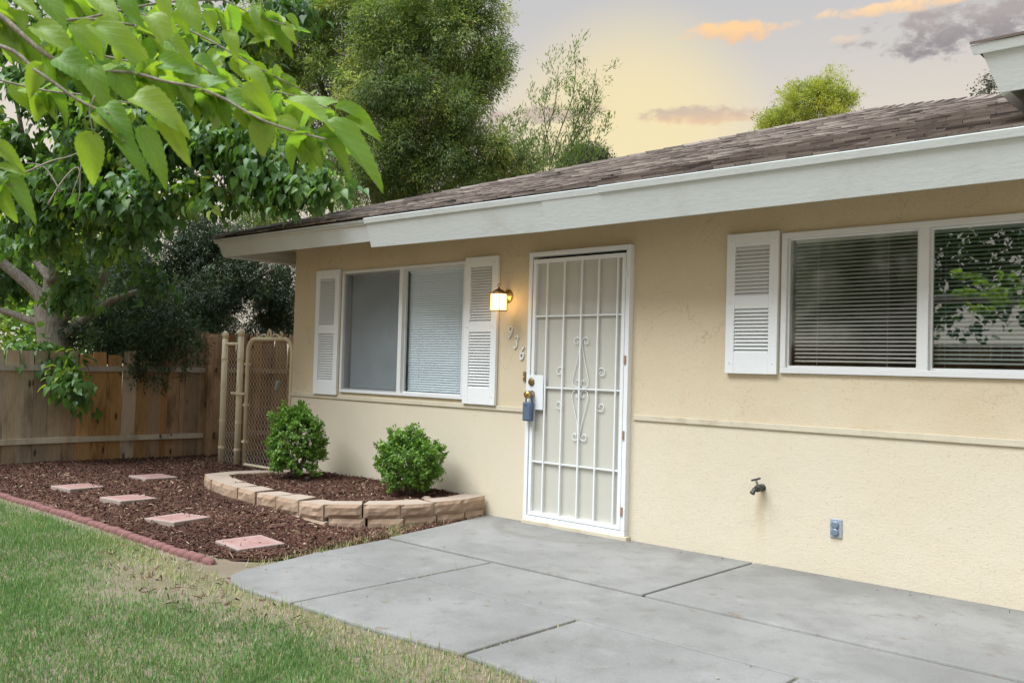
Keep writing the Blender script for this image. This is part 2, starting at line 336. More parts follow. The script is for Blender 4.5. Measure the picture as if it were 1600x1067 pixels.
# ------------------------------------------------------------------ mesh helpers
class MB:
    def __init__(s): s.v = []; s.f = []
    def add(s, v, f):
        o = len(s.v); s.v += [tuple(map(float, q)) for q in v]; s.f += [tuple(i+o for i in q) for q in f]; return s
    def box(s, a, b):
        x0, y0, z0 = a; x1, y1, z1 = b
        return s.add([(x0, y0, z0), (x1, y0, z0), (x1, y1, z0), (x0, y1, z0), (x0, y0, z1), (x1, y0, z1), (x1, y1, z1), (x0, y1, z1)],
                     [(0, 3, 2, 1), (4, 5, 6, 7), (0, 1, 5, 4), (1, 2, 6, 5), (2, 3, 7, 6), (3, 0, 4, 7)])
    def hexa(s, p8): return s.add(p8, [(0, 3, 2, 1), (4, 5, 6, 7), (0, 1, 5, 4), (1, 2, 6, 5), (2, 3, 7, 6), (3, 0, 4, 7)])
    def prism(s, poly, z0, z1):
        n = len(poly); return s.add([(x, y, z0) for x, y in poly]+[(x, y, z1) for x, y in poly], [tuple(range(n))[::-1], tuple(range(n, 2*n))]+[(i, (i+1) % n, n+(i+1) % n, n+i) for i in range(n)])
    def tube(s, pts, rad, n=8, caps=True):
        pts = [Vector(p) for p in pts]; k = len(pts)
        if not hasattr(rad, '__len__'): rad = [rad]*k
        T = [(pts[min(i+1, k-1)]-pts[max(i-1, 0)]).normalized() for i in range(k)]
        a = T[0].orthogonal().normalized(); vs = []; fs = []
        for i in range(k):
            a = (a-T[i]*a.dot(T[i])); a = a.normalized() if a.length > 1e-6 else T[i].orthogonal().normalized()
            b = T[i].cross(a)
            for j in range(n):
                th = 2*math.pi*j/n; vs.append(pts[i]+(a*math.cos(th)+b*math.sin(th))*rad[i])
        for i in range(k-1):
            for j in range(n): fs.append((i*n+j, i*n+(j+1) % n, (i+1)*n+(j+1) % n, (i+1)*n+j))
        if caps: fs += [tuple(range(n))[::-1], tuple(range((k-1)*n, k*n))]
        return s.add(vs, fs)
    def lathe(s, prof, c, axis=(0, 0, 1), n=16):
        ax = Vector(axis).normalized(); a = ax.orthogonal().normalized(); b = ax.cross(a); c = Vector(c); vs = []; fs = []
        for (r, h) in prof:
            for j in range(n):
                th = 2*math.pi*j/n; vs.append(c+ax*h+(a*math.cos(th)+b*math.sin(th))*r)
        k = len(prof)
        for i in range(k-1):
            for j in range(n): fs.append((i*n+j, i*n+(j+1) % n, (i+1)*n+(j+1) % n, (i+1)*n+j))
        fs += [tuple(range(n))[::-1], tuple(range((k-1)*n, k*n))]
        return s.add(vs, fs)
    def mesh(s, name, smooth=False):
        me = bpy.data.meshes.new(name); me.from_pydata(s.v, [], s.f); me.validate(); me.update()
        import bmesh
        b = bmesh.new(); b.from_mesh(me); bmesh.ops.recalc_face_normals(b, faces=b.faces); b.to_mesh(me); b.free()
        if smooth: me.shade_smooth()
        return me
    def build(s, name, material, parent=None, smooth=False, bevel=0.0, loc=None):
        me = s.mesh(name, smooth); me.materials.append(material); o = link(name, me, parent, loc)
        if bevel:
            md = o.modifiers.new('bevel', 'BEVEL'); md.width = bevel; md.segments = 2; md.limit_method = 'ANGLE'
        return o
def link(name, me, parent=None, loc=None, rot=None, matrix=None):
    o = bpy.data.objects.new(name, me); COL.objects.link(o)
    if parent is not None:
        o.parent = parent; o.matrix_parent_inverse = Matrix.Translation(-abs_loc(parent))
    if matrix is not None: o.matrix_basis = matrix
    if loc is not None: o.location = loc
    if rot is not None: o.rotation_euler = rot
    return o
def abs_loc(o):
    # every parent in this scene carries only a location and its parents' inverse, so its own location is absolute
    return Vector(o.location)
def tag(o, label, cat, group=None):
    o['label'] = label; o['category'] = cat
    if group: o['group'] = group
    return o
def thing(name, loc, label, cat, group=None):
    o = bpy.data.objects.new(name, None); COL.objects.link(o); o.location = loc; o.empty_display_size = .1; return tag(o, label, cat, group)
def structure(o): o['kind'] = 'structure'; return o
def stuff(o): o['kind'] = 'stuff'; return o
def np_mesh(name, V, F, material, rndv=None, uv=None):
    """big meshes from arrays: V (n,3), F list of equal-size faces (m,k)"""
    V = np.asarray(V, np.float32); F = np.asarray(F, np.int32); k = F.shape[1]
    me = bpy.data.meshes.new(name); me.vertices.add(len(V)); me.vertices.foreach_set('co', V.ravel())
    me.loops.add(F.size); me.loops.foreach_set('vertex_index', F.ravel())
    me.polygons.add(len(F)); me.polygons.foreach_set('loop_start', np.arange(0, F.size, k, dtype=np.int32))
    me.update(calc_edges=True); me.validate()
    if rndv is not None:
        a = me.attributes.new('rnd', 'FLOAT', 'POINT'); a.data.foreach_set('value', np.asarray(rndv, np.float32))
    me.materials.append(material); return me
def scatter(tmplV, tmplF, mats, offs):
    """copies of a template: mats (n,3,3), offs (n,3)"""
    n = len(offs); tv = np.asarray(tmplV, float); tf = np.asarray(tmplF, int)
    V = np.einsum('nij,kj->nki', mats, tv)+offs[:, None, :]
    F = tf[None]+(np.arange(n)*len(tv))[:, None, None]
    return V.reshape(-1, 3), F.reshape(-1, tf.shape[1])
def frames(fwd, nrm):
    """matrices with columns (side, fwd, normal)"""
    f = fwd/np.linalg.norm(fwd, axis=1, keepdims=True); s = np.cross(f, nrm); s /= np.linalg.norm(s, axis=1, keepdims=True)+1e-9
    nn = np.cross(s, f); return np.stack([s, f, nn], axis=2)
def runit(n): v = rng.normal(size=(n, 3)); return v/np.linalg.norm(v, axis=1, keepdims=True)

# ================================================================== GROUND
Zp = .025                                     # top of the concrete
def quad_sheet(name, pts, z, material):
    b = MB(); b.add([(x, y, z) for x, y in pts], [tuple(range(len(pts)))]); return b.build(name, material)
structure(quad_sheet('ground', [(-400, -400), (400, -400), (400, 400), (-400, 400)], -.06, DIRT))
structure(quad_sheet('lawn', [(-9, -13.6), (7, -13.6), (7, -2.1), (-9, -2.1)], .006, SOIL))
patio_pts = [(-.43, .02), (-.42, -.08), (-.30, -.64), (-.19, -1.235), (-.12, -1.875), (-.02, -2.28), (.03, -2.52), (.10, -2.64), (.22, -2.71), (.40, -2.745), (.62, -2.74), (1.0, -2.72), (1.4, -2.715), (1.98, -2.66), (2.5, -2.69), (6.5, -2.70), (6.5, .02)]
pat = MB(); pat.prism([(x*.998, y*.998) for x, y in patio_pts], -.055, .013); patio = structure(pat.build('patio', JOINT))
def clip(poly, a, b, c):                      # keep a*x+b*y<=c
    out = []
    for i in range(len(poly)):
        p, q = poly[i], poly[(i+1) % len(poly)]; fp = a*p[0]+b*p[1]-c; fq = a*q[0]+b*q[1]-c
        if fp <= 0: out.append(p)
        if (fp < 0) != (fq < 0): s = fp/(fp-fq); out.append((p[0]+(q[0]-p[0])*s, p[1]+(q[1]-p[1])*s))
    return out
def slab(x0, x1, y0, y1, dz=0.0):
    g = .007; pl = patio_pts
    for a, b, c in ((-1, 0, -(x0+g)), (1, 0, x1-g), (0, -1, -(y0+g)), (0, 1, y1-g)): pl = clip(pl, a, b, c)
    if len(pl) < 3: return
    o = MB().prism(pl, -.05, Zp+dz).build('slab', CONC, patio, bevel=.011); return o
for x0, x1 in ((-1, 1.94), (1.94, 4.9), (4.9, 6.6)): slab(x0, x1, -1.25, .1, .005+random.uniform(-.001, .002))
for x0, x1 in ((-1, .82), (.82, 4.3), (4.3, 6.6)): slab(x0, x1, -1.875, -1.25, -.002+random.uniform(-.001, .001))
for x0, x1 in ((-1, .83), (.83, 2.0), (2.0, 3.12), (3.12, 4.9), (4.9, 6.6)): slab(x0, x1, -3, -1.875, .002+random.uniform(-.002, .002))
# dry weeds in the joints
def inpoly(x, y, poly):
    c = np.zeros(len(x), bool); n = len(poly)
    for i in range(n):
        x0, y0 = poly[i]; x1, y1 = poly[(i+1) % n]
        k = ((y0 > y) != (y1 > y)) & (x < (x1-x0)*(y-y0)/((y1-y0)+1e-12)+x0); c ^= k
    return c
# mulch bed ground
def fbm(x, y):
    return (np.sin(x*3.1+1.3*np.sin(y*2.3))*np.cos(y*2.7+.7*np.sin(x*3.7))+.5*np.sin(x*8.3+y*5.1)*np.cos(y*9.1-x*3.3)+.3*np.sin(x*17+3*np.sin(y*11))*np.cos(y*19))/1.8
def zm(x, y):
    x = np.asarray(x, float); y = np.asarray(y, float)
    s = np.clip((y+2.55)/1.2, 0, 1); s = s*s*(3-2*s); r = np.clip((-.72-x)/.7, 0, 1); l = np.clip((-4.6-x)/1.1, 0, 1)
    return (.014+.058*s*r)*(1-.45*l)-.04*np.clip((-2.38-y)/.12, 0, 1)*np.clip((x+.75)/.2, 0, 1)+.035*l*np.clip(-y/2, 0, 1)+.008*fbm(x, y)
def grid_ground(name, x0, x1, y0, y1, n, m, zf, material, xe=None):
    X, Y = np.meshgrid(np.linspace(x0, x1, n), np.linspace(y0, y1, m)); V = np.stack([X, Y, zf(X, Y)], -1).reshape(-1, 3)
    if xe is not None:
        X = x0+(xe(Y)-x0)*(X-x0)/(x1-x0); V = np.stack([X, Y, zf(X, Y)], -1).reshape(-1, 3)
    i = np.arange(n*m).reshape(m, n); F = np.stack([i[:-1, :-1], i[:-1, 1:], i[1:, 1:], i[1:, :-1]], -1).reshape(-1, 4)
    me = np_mesh(name, V, F, material); me.shade_smooth(); return structure(link(name, me))
grid_ground('mulch_bed', -5.76, -.14, -2.50, .9, 120, 80, zm, MULCHG, lambda y: np.interp(y, [-2.5, -2.42, -2.28, -1.9, -1.2, 0, .9], [-.36, -.30, -.12, -.07, -.14, -.37, -.4]))
grid_ground('side_yard', -5.76, -3.2, .9, 9, 30, 60, lambda x, y: .0+.01*fbm(x, y), DIRT)
BEDZ = .135
bed_poly = [(-2.95, -1.0), (-2.3, -1.2), (-.98, -1.2), (-.6, -.95), (-.55, .0), (-2.7, .0), (-2.95, -.6)]
bedm = MB().prism(bed_poly, -.02, BEDZ); structure(bedm.build('raised_bed', MULCHG))
# mulch chips
def chips(name, n, poly, zf, excl=None, dens=None):
    xs = [p[0] for p in poly]; ys = [p[1] for p in poly]
    x = rng.uniform(min(xs), max(xs), n); y = rng.uniform(min(ys), max(ys), n); k = inpoly(x, y, poly)
    for e in (excl or []): k &= ~inpoly(x, y, e)
    x, y = x[k], y[k]; n = len(x)
    a = rng.uniform(0, 2*np.pi, n); tilt = rng.normal(0, .38, n)
    f = np.stack([np.cos(a)*np.cos(tilt), np.sin(a)*np.cos(tilt), np.sin(tilt)], 1); up = np.tile([0., 0, 1], (n, 1))+rng.normal(0, .45, (n, 3))
    M = frames(f, up); L = rng.gamma(4, .0085, n)+.010; W = rng.uniform(.004, .012, n)
    M = M*np.stack([W, L, W*.6], 1)[:, None, :]
    tv = [(-.5, -.5, 0), (.5, -.42, 0), (.35, .5, .1), (-.4, .42, 0), (0, -.2, .9), (.05, .25, .8)]
    tf = [(0, 1, 4), (1, 2, 5), (1, 5, 4), (2, 3, 5), (3, 0, 4), (3, 4, 5)]
    V, F = scatter(tv, tf, M, np.stack([x, y, zf(x, y)+rng.uniform(0, .016, n)], 1))
    r = np.clip(rng.normal(.45, .22, n)+.18*fbm(x*.7, y*.9), 0, .92); pale = rng.random(n) < .035; r[pale] = rng.uniform(.9, 1, pale.sum())
    return stuff(link(name, np_mesh(name, V, F, MULCH, np.repeat(r, 6))))
outer_bed = [(-3.12, -1.12), (-2.3, -1.38), (-.84, -1.38), (-.42, -.95), (-.42, 0), (-2.6, 0), (-3.12, -.6)]
ch = chips('mulch', 95000, [(-5.72, -2.46), (-.46, -2.46), (-.16, -2.25), (-.28, -.5), (-.5, .2), (-3.2, .35), (-5.72, .9)], zm, [outer_bed, patio_pts])
tag(ch, 'dark red brown bark mulch covering the bed between fence and patio', 'mulch')
ch = chips('bed_mulch', 22000, bed_poly, lambda x, y: BEDZ+.004+.02*np.clip((y+1.1), 0, .7)+.01*fbm(x, y))
tag(ch, 'bark mulch filling the raised bed around the two shrubs', 'mulch')

ch = chips('loose_chips', 260, [(-1.6, -2.62), (-.3, -2.5), (.05, -2.62), (.7, -2.78), (1.6, -2.8), (.6, -3.2), (-.6, -3.1)], lambda x, y: .006+0*x, [patio_pts])
tag(ch, 'stray bark bits on bare dirt at the end of the red edging', 'bark bits')
# grass
def grass(n):
    x = rng.uniform(-7.5, 3.6, n); y = rng.uniform(-5.6, -2.58, n)
    px = np.stack([x-CAM[0], y-CAM[1]], 1); d = np.linalg.norm(px, axis=1)
    fz = px@CF[:2]; rx = px@CR[:2]; k = (fz > .8) & (rx > -.66*fz-.4) & (rx < .62*fz+.3)
    k &= rng.random(n) < np.clip(3.6/np.maximum(d, 2.2), .3, 1.0)
    # thin out on the worn strip by the patio and at the end of the edging
    wornp = np.clip((y+2.75+.05*fbm(x*2.1, y*0+1.0))/-.42, 0, 1)                       # along the patio edge
    worn_e = np.clip((np.hypot((x+.05)*.75, (y+2.72))-.32)/.55, 0, 1)
    along = np.where(x > -.35, wornp, np.clip((y+2.60)/-.10, .25, 1))
    patch = np.clip(.66+.45*fbm(x*.8+2, y*.9)+.45*fbm(x*2.3+y, y*1.9-x*.6), .38, 1)
    k &= rng.random(n) < along*worn_e*patch
    return x[k], y[k]
gx, gy = grass(1350000); n = len(gx)
a = rng.uniform(0, 2*np.pi, n); lean = np.abs(rng.normal(.90, .45, n)); H = rng.gamma(5, .0038, n)+.008
f = np.stack([np.cos(a)*np.sin(lean), np.sin(a)*np.sin(lean), np.cos(lean)], 1); side = np.stack([-np.sin(a), np.cos(a), 0*a], 1)
M = frames(f, np.cross(side, f)); W = rng.uniform(.0024, .0048, n); M = M*np.stack([W, H, H], 1)[:, None, :]
tv = [(-.5, 0, 0), (.5, 0, 0), (.36, .55, -.05), (-.36, .55, -.05), (0, 1, -.28)]
V, F = scatter(tv, [(0, 1, 2), (0, 2, 3), (3, 2, 4)], M, np.stack([gx, gy, np.full(n, .004)], 1))
r = np.clip(rng.normal(.42, .2, n)+.22*fbm(gx*.9, gy*1.1), 0, .85); dry = rng.random(n) < (.03+.5*np.exp(-((gy+2.75)/.22)**2)*(gx > -.8)+.13*np.clip(.3-fbm(gx*.8+2, gy*.9), 0, 1)); r[dry] = rng.uniform(.82, 1, dry.sum())
tag(stuff(link('grass', np_mesh('grass', V, F, GRASS, np.repeat(r, 5)))), 'short green lawn with dry straw coloured blades', 'grass')
# dry weeds along joints and at the wall foot
def weeds(name, pts, label, hmul=1.0, z=Zp, dryness=.8):
    P = np.array(pts); n = len(P); a = rng.uniform(0, 2*np.pi, n); lean = np.abs(rng.normal(.7, .4, n)); H = rng.gamma(4, .005, n)*hmul+.006
    f = np.stack([np.cos(a)*np.sin(lean), np.sin(a)*np.sin(lean), np.cos(lean)], 1); side = np.stack([-np.sin(a), np.cos(a), 0*a], 1)
    M = frames(f, np.cross(side, f))*np.stack([np.full(n, .004), H, H], 1)[:, None, :]
    V, F = scatter(tv, [(0, 1, 2), (0, 2, 3), (3, 2, 4)], M, np.c_[P, np.full(n, z-.012)])
    r = np.where(rng.random(n) < dryness, rng.uniform(.8, 1, n), rng.uniform(.2, .6, n))
    tag(stuff(link(name, np_mesh(name, V, F, GRASS, np.repeat(r, 5)))), label, 'weeds')
pts = []
for (x0, y0, x1, y1, q) in ((-.36, -.9, -.14, -1.9, 500), (-.14, -1.9, -.02, -2.45, 160), (-.46, -.95, -.22, -1.2, 450), (-.46, -.05, -.43, -.95, 420)):
    s = rng.random(q); pts += list(zip(x0+(x1-x0)*s+rng.normal(0, .035, q), y0+(y1-y0)*s+rng.normal(0, .03, q)))
weeds('dry_weeds', pts, 'dry straw weeds between the patio edge, mulch and block wall', 1.3)
pts = []
q = 5200; wx = rng.uniform(-1.6, 2.6, q); wy = -2.62-np.abs(rng.normal(0, .16, q))-.25*np.exp(-((wx+.1)/.5)**2)*rng.random(q); kk = ~inpoly(wx, wy, patio_pts)
weeds('dry_grass', np.stack([wx[kk], wy[kk]], 1), 'thin dry straw scattered on the worn dirt beside the patio', 1.2, .018, .78)
pts = []
for (x0, y0, x1, y1, q) in ((-.15, -1.25, .9, -1.25, 60), (.78, -1.3, .83, -1.85, 80), (2.0, -1.9, 2.0, -2.65, 70), (.85, -1.875, 4, -1.875, 30)):
    s = rng.random(q)**1.3; pts += list(zip(x0+(x1-x0)*s+rng.normal(0, .003, q), y0+(y1-y0)*s+rng.normal(0, .003, q)))
weeds('joint_weeds', pts, 'tiny dry weeds growing in the concrete joints', .45, Zp, .75)

# scalloped edging
ed = thing('lawn_edging', (-2.4, -2.54, 0), 'red scalloped concrete edging between lawn and mulch', 'edging')
def scallop():
    b = MB(); b.lathe([(.055, -.08), (.056, .020), (.054, .034), (.044, .044), (.020, .049), (.002, .050)], (0, 0, 0), (0, 0, 1), 12)
    b.v = [(x, y*.62, z) for x, y, z in b.v]; b.box((-.052, -.022, -.07), (.052, .022, .030))
    me = b.mesh('scallop', True); me.materials.append(EDGE); return me
sm = scallop(); x = -6.2
while x < -.27:
    o = link('scallop', sm, ed, (x, -2.535+.012*math.sin(x*2.1)+random.uniform(-.004, .004), -.004+random.uniform(-.005, .005)), (random.uniform(-.06, .06), random.uniform(-.05, .05), random.uniform(-.1, .1))); x += .098
# stepping stones
stones = [([(85, 755), (150, 751), (156, 759), (97, 764)], 'faded grey red stepping stone with dark crack, nearest the fence boards'),
          ([(209, 748), (221, 742), (268, 744), (260, 752)], 'faded pinkish grey stepping stone closest to the chain link gate'),
          ([(162, 776), (217, 769), (240, 772), (184, 785)], 'pale red stepping stone in the middle of the path of five'),
          ([(235, 803), (294, 795), (320, 804), (262, 816)], 'red square stepping stone with pale rim, second along from the patio'),
          ([(344, 836), (404, 826), (437, 836), (378, 848)], 'pinkish red stepping stone closest to the concrete patio')]
for cs, lab in stones:
    P = np.array([onz(u, v, .085)[:2] for u, v in cs]); c = P.mean(0)
    e = (P[2]-P[1])+(P[3]-P[0]); ang = math.atan2(e[1], e[0])
    o = MB().box((-.165, -.165, -.05), (.165, .165, 0)).build('stepping_stone', PAVER, None, bevel=.006)
    zz = float(zm(c[0], c[1]))+.032; o.location = (c[0], c[1], zz); o.rotation_euler = (random.uniform(-.02, .02), random.uniform(-.02, .02), random.uniform(-.15, .15)+.05); tag(o, lab, 'paver', 'stepping stones through the mulch')

# retaining wall of split-face blocks
rw = thing('retaining_wall', (-1.7, -1.25, 0), 'low tan retaining wall of split face concrete blocks around the shrub bed', 'retaining wall')
def block(p, q, z0, z1, depth=.20):
    p = np.array(p, float); q = np.array(q, float); d = q-p; L = np.linalg.norm(d); ang = math.atan2(d[1], d[0])
    b = MB(); nx, nz = 7, 4; g = .006; vs = []; L2 = L/2-g; h = z1-z0
    # rough split front (local -y), flat elsewhere
    for j in range(nz+1):
        for i in range(nx+1):
            edge = i in (0, nx) or j in (0, nz)
            vs.append((-L2+2*L2*i/nx, (0.006 if edge else -random.uniform(.003, .011)), -h/2+h*j/nz))
    fs = [(j*(nx+1)+i, j*(nx+1)+i+1, (j+1)*(nx+1)+i+1, (j+1)*(nx+1)+i) for j in range(nz) for i in range(nx)]
    k = len(vs); tap = .78
    vs += [(-L2*tap, depth, -h/2), (L2*tap, depth, -h/2), (L2*tap, depth, h/2), (-L2*tap, depth, h/2)]
    bot = list(range(0, nx+1)); top = list(range(nz*(nx+1), nz*(nx+1)+nx+1)); lef = [j*(nx+1) for j in range(nz+1)]; rig = [j*(nx+1)+nx for j in range(nz+1)]
    fs += [tuple(bot[::-1]+[k, k+1]), tuple(top+[k+2, k+3]), tuple(lef+[k+3, k]), tuple(rig[::-1]+[k+1, k+2]), (k, k+3, k+2, k+1)]
    b.add(vs, fs); o = b.build('block', BLOCK, rw); o.location = ((p[0]+q[0])/2, (p[1]+q[1])/2, (z0+z1)/2); o.rotation_euler = (random.uniform(-.03, .03), random.uniform(-.03, .03), ang+random.uniform(-.06, .06))
ztop = .18
front = [onz(u, v, ztop)[:2] for u, v in [(319, 741), (331, 748), (356, 758), (384, 766), (416, 770), (445, 775), (475, 784), (506, 789), (558, 789), (621, 791), (670, 787), (714, 783), (754, 775)]]
line = [np.array(front[0])]
ctrl = [(-3.02, -1.10), (-2.68, -1.21), (-2.36, -1.29), (-2.05, -1.335), (-1.76, -1.335), (-1.47, -1.33), (-1.17, -1.335), (-.87, -1.31), (-.66, -1.11), (-.47, -.90), (-.43, -.60), (-.40, -.32), (-.44, -.02)]
for i in range(len(ctrl)-1):
    zs_ = .058 if i < 7 else .084
    block(ctrl[i], ctrl[i+1], zs_, ztop+(0 if i < 7 else .008)+random.uniform(-.007, .007))
    p = np.array(ctrl[i]); q = np.array(ctrl[i+1])
    block(p+(q-p)*.12, q+(q-p)*.10 if i < 11 else q, -.06, zs_-.002)
legc = [(-3.02, -1.10), (-3.10, -.80), (-3.02, -.50), (-2.83, -.25), (-2.72, -.02)]
for i in range(len(legc)-1): block(legc[i+1], legc[i], .058, ztop); block(legc[i+1], legc[i], -.06, .056)

# ================================================================== HOUSE
house = thing('house', (1, 3, 0), 'single storey cream stucco house with low brown shingled hip roof', 'house')
XL, XR = -3.28, 6.4
W1 = (-2.455, -.74, .955, 2.132); W2 = (2.105, 3.86, 1.245, 2.136); DR = (0.0, .96, .06, 2.14)
def wall_with_holes(x0, x1, z0, z1, y0, y1, holes):
    xs = sorted({x0, x1}|{h[0] for h in holes}|{h[1] for h in holes}); zs = sorted({z0, z1}|{h[2] for h in holes}|{h[3] for h in holes})
    b = MB(); V = {}
    def hole(i, j):
        if i < 0 or j < 0 or i >= len(xs)-1 or j >= len(zs)-1: return True
        cx = (xs[i]+xs[i+1])/2; cz = (zs[j]+zs[j+1])/2
        return any(h[0] < cx < h[1] and h[2] < cz < h[3] for h in holes)
    for i in range(len(xs)-1):
        for j in range(len(zs)-1):
            if hole(i, j): continue
            a, c, d, e = xs[i], xs[i+1], zs[j], zs[j+1]
            b.add([(a, y0, d), (c, y0, d), (c, y0, e), (a, y0, e)], [(0, 1, 2, 3)]); b.add([(a, y1, d), (c, y1, d), (c, y1, e), (a, y1, e)], [(3, 2, 1, 0)])
            if hole(i-1, j): b.add([(a, y0, d), (a, y1, d), (a, y1, e), (a, y0, e)], [(0, 3, 2, 1)])
            if hole(i+1, j): b.add([(c, y0, d), (c, y1, d), (c, y1, e), (c, y0, e)], [(0, 1, 2, 3)])
            if hole(i, j-1): b.add([(a, y0, d), (c, y0, d), (c, y1, d), (a, y1, d)], [(0, 3, 2, 1)])
            if hole(i, j+1): b.add([(a, y0, e), (c, y0, e), (c, y1, e), (a, y1, e)], [(0, 1, 2, 3)])
    return b
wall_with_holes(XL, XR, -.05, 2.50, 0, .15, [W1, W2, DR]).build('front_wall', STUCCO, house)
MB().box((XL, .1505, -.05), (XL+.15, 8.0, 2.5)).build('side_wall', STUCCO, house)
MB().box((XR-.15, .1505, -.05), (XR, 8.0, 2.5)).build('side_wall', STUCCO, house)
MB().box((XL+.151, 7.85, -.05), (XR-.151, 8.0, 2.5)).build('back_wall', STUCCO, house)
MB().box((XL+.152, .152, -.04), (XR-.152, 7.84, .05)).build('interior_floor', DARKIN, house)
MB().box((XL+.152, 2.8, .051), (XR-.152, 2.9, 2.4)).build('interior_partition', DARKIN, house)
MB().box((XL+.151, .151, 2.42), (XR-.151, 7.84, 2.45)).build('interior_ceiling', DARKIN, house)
for x0, x1 in ((XL-.006, -.012), (.992, XR)):
    b = MB(); n = max(2, int((x1-x0)/.35))
    for i in range(n):
        a, c = x0+(x1-x0)*i/n, x0+(x1-x0)*(i+1)/n
        pass
    b.box((x0, -.013, .886), (x1, -.0005, .925)); b.build('trim_band', TRIM, house, bevel=.004)
# door sill
MB().box((-.015, -.055, .022), (.985, -.001, .058)).build('door_sill', TRIM, house, bevel=.006)

# --- roof
EY = -.6; PITCH_R = 1/3.0
def ez(x): return 2.472-.0058*(x+1.35)          # eave line sags slightly to the right
A = (-3.88, -.6); PK = (1.06, 4.34)
def rz(x, y): return ez(x)+PITCH_R*(y+.6)
PZ = rz(*PK)
roof = MB()
th = .035
BR = (6.0, -.6); YB = 9.2
top = [(A[0], A[1], ez(A[0])), (BR[0], BR[1], ez(BR[0])), (PK[0], PK[1], PZ), (PK[0], YB, PZ), (A[0], YB, ez(A[0])), (BR[0], YB, ez(BR[0]))]
fs = [(0, 1, 2), (0, 2, 3, 4), (1, 5, 3, 2)]
roof.add(top, fs); roof.add([(x, y, z-th) for x, y, z in top], [tuple(q[::-1]) for q in fs])
roof.add([top[4], top[3], top[5]], [(0, 1, 2)])
roof_o = roof.build('roof', ROOFD, house)
# shingles on the front slope
cs, sn = math.cos(math.atan(PITCH_R)), math.sin(math.atan(PITCH_R))
def shingle_mesh(L, r):
    b = MB(); x0, x1 = -L/2+.002, L/2-.002; d = .17; t0 = .015; e = [0, random.uniform(-.006, .006), random.uniform(-.006, .006)]
    vs = [(x0, e[1], 0), (x1, e[2], 0), (x1, d, .0), (x0, d, .0), (x0, e[1], t0), (x1, e[2], t0), (x1, d, .003), (x0, d, .003)]
    b.hexa(vs); me = b.mesh('shingle'); a = me.attributes.new('rnd', 'FLOAT', 'POINT'); a.data.foreach_set('value', np.full(len(me.vertices), r, np.float32)); me.materials.append(SHING); return me
shm = {}
for Lk in (.10, .15, .22):
    shm[Lk] = [shingle_mesh(Lk, v) for v in (.12, .3, .45, .55, .62, .7, .8, .92)]
cand = []
EXP = .108
row = 0; s = -.02
while True:
    y = EY+s*cs
    xl = A[0]+(y-EY)-.02; xr = min(5.4-y+.02, 4.2)
    if xr-xl < .1: break
    x = xl-random.uniform(0, .2); dark = random.uniform(-.12, .12)
    while x < xr:
        Lk = random.choice((.10, .15, .15, .22)); a0, a1 = max(x, xl), min(x+Lk, xr)
        if a1-a0 > .04: cand.append((x+Lk/2 if a1-a0 > Lk-.001 else (a0+a1)/2, y, s, Lk, (a1-a0)/Lk, min(max(random.gauss(.5, .25)+dark, 0), 1)))
        x += Lk
    row += 1; s += EXP
RQ = Matrix.Rotation(math.atan(PITCH_R), 4, 'X')
def prox(c): p = np.array([c[0], c[1], rz(c[0], c[1])])-CAM; return np.dot(p, CF)
vis = [c for c in cand if c[0] < 3.75]
vis.sort(key=prox); nearset = set(map(id, vis[:290]))
JV, JF, JR = [], [], []
for c in cand:
    x, y, s_, Lk, fr, rv = c
    M4 = Matrix.Translation((x, y, rz(x, y)+.004+random.uniform(0, .004))) @ RQ @ Matrix.Rotation(random.uniform(-.012, .012), 4, 'Z') @ Matrix.Diagonal((fr, 1, random.uniform(.8, 1.35), 1))
    me = shm[Lk][min(7, int(rv*8))]
    if id(c) in nearset: link('shingle', me, roof_o, matrix=M4)
    else:
        o = len(JV); JV += [tuple(M4 @ v.co) for v in me.vertices]; JF += [tuple(i+o for i in p.vertices) for p in me.polygons]; JR += [rv]*8
me = np_mesh('shingles', JV, JF, SHING, JR); stuff(link('shingles', me, roof_o))
# hip caps
def cap_mesh(r):
    b = MB(); t = .012; L = .30; wv = .13; dz = -wv*.42
    sec = [(-wv, dz), (0, 0.0), (wv, dz)]
    vs = [];
    for y, up in ((0, t), (L, .0)):
        for (x, z) in sec: vs.append((x, y, z+up+.012))
        for (x, z) in sec: vs.append((x, y, z+up))
    fs = [(0, 1, 7, 6), (1, 2, 8, 7), (3, 9, 10, 4), (4, 10, 11, 5), (0, 3, 4, 1), (1, 4, 5, 2), (6, 7, 10, 9), (7, 8, 11, 10), (0, 6, 9, 3), (2, 5, 11, 8)]
    b.add(vs, fs); me = b.mesh('hip_cap'); a = me.attributes.new('rnd', 'FLOAT', 'POINT'); a.data.foreach_set('value', np.full(len(me.vertices), r, np.float32)); me.materials.append(SHING); return me
capm = [cap_mesh(v) for v in (.2, .45, .6, .8)]
for sx, p0 in ((1, A), (-1, BR)):
    d = Vector((sx, 1, PITCH_R)).normalized(); tot = (PK[1]-EY)*math.sqrt(2+PITCH_R**2); k = 0.0
    X = d.cross(Vector((0, 0, 1))).normalized(); Zv = X.cross(d)
    while k < tot-.05:
        P = Vector((p0[0], p0[1], ez(p0[0])))+Vector((sx, 1, 0))*(k/math.sqrt(2+PITCH_R**2)); P.z = (rz(P.x, P.y))+.016
        M4 = Matrix(((X.x, d.x, Zv.x, P.x), (X.y, d.y, Zv.y, P.y), (X.z, d.z, Zv.z, P.z), (0, 0, 0, 1)))
        if sx > 0 or P.x < 4.3: link('hip_cap', random.choice(capm), roof_o, matrix=M4)
        k += .20
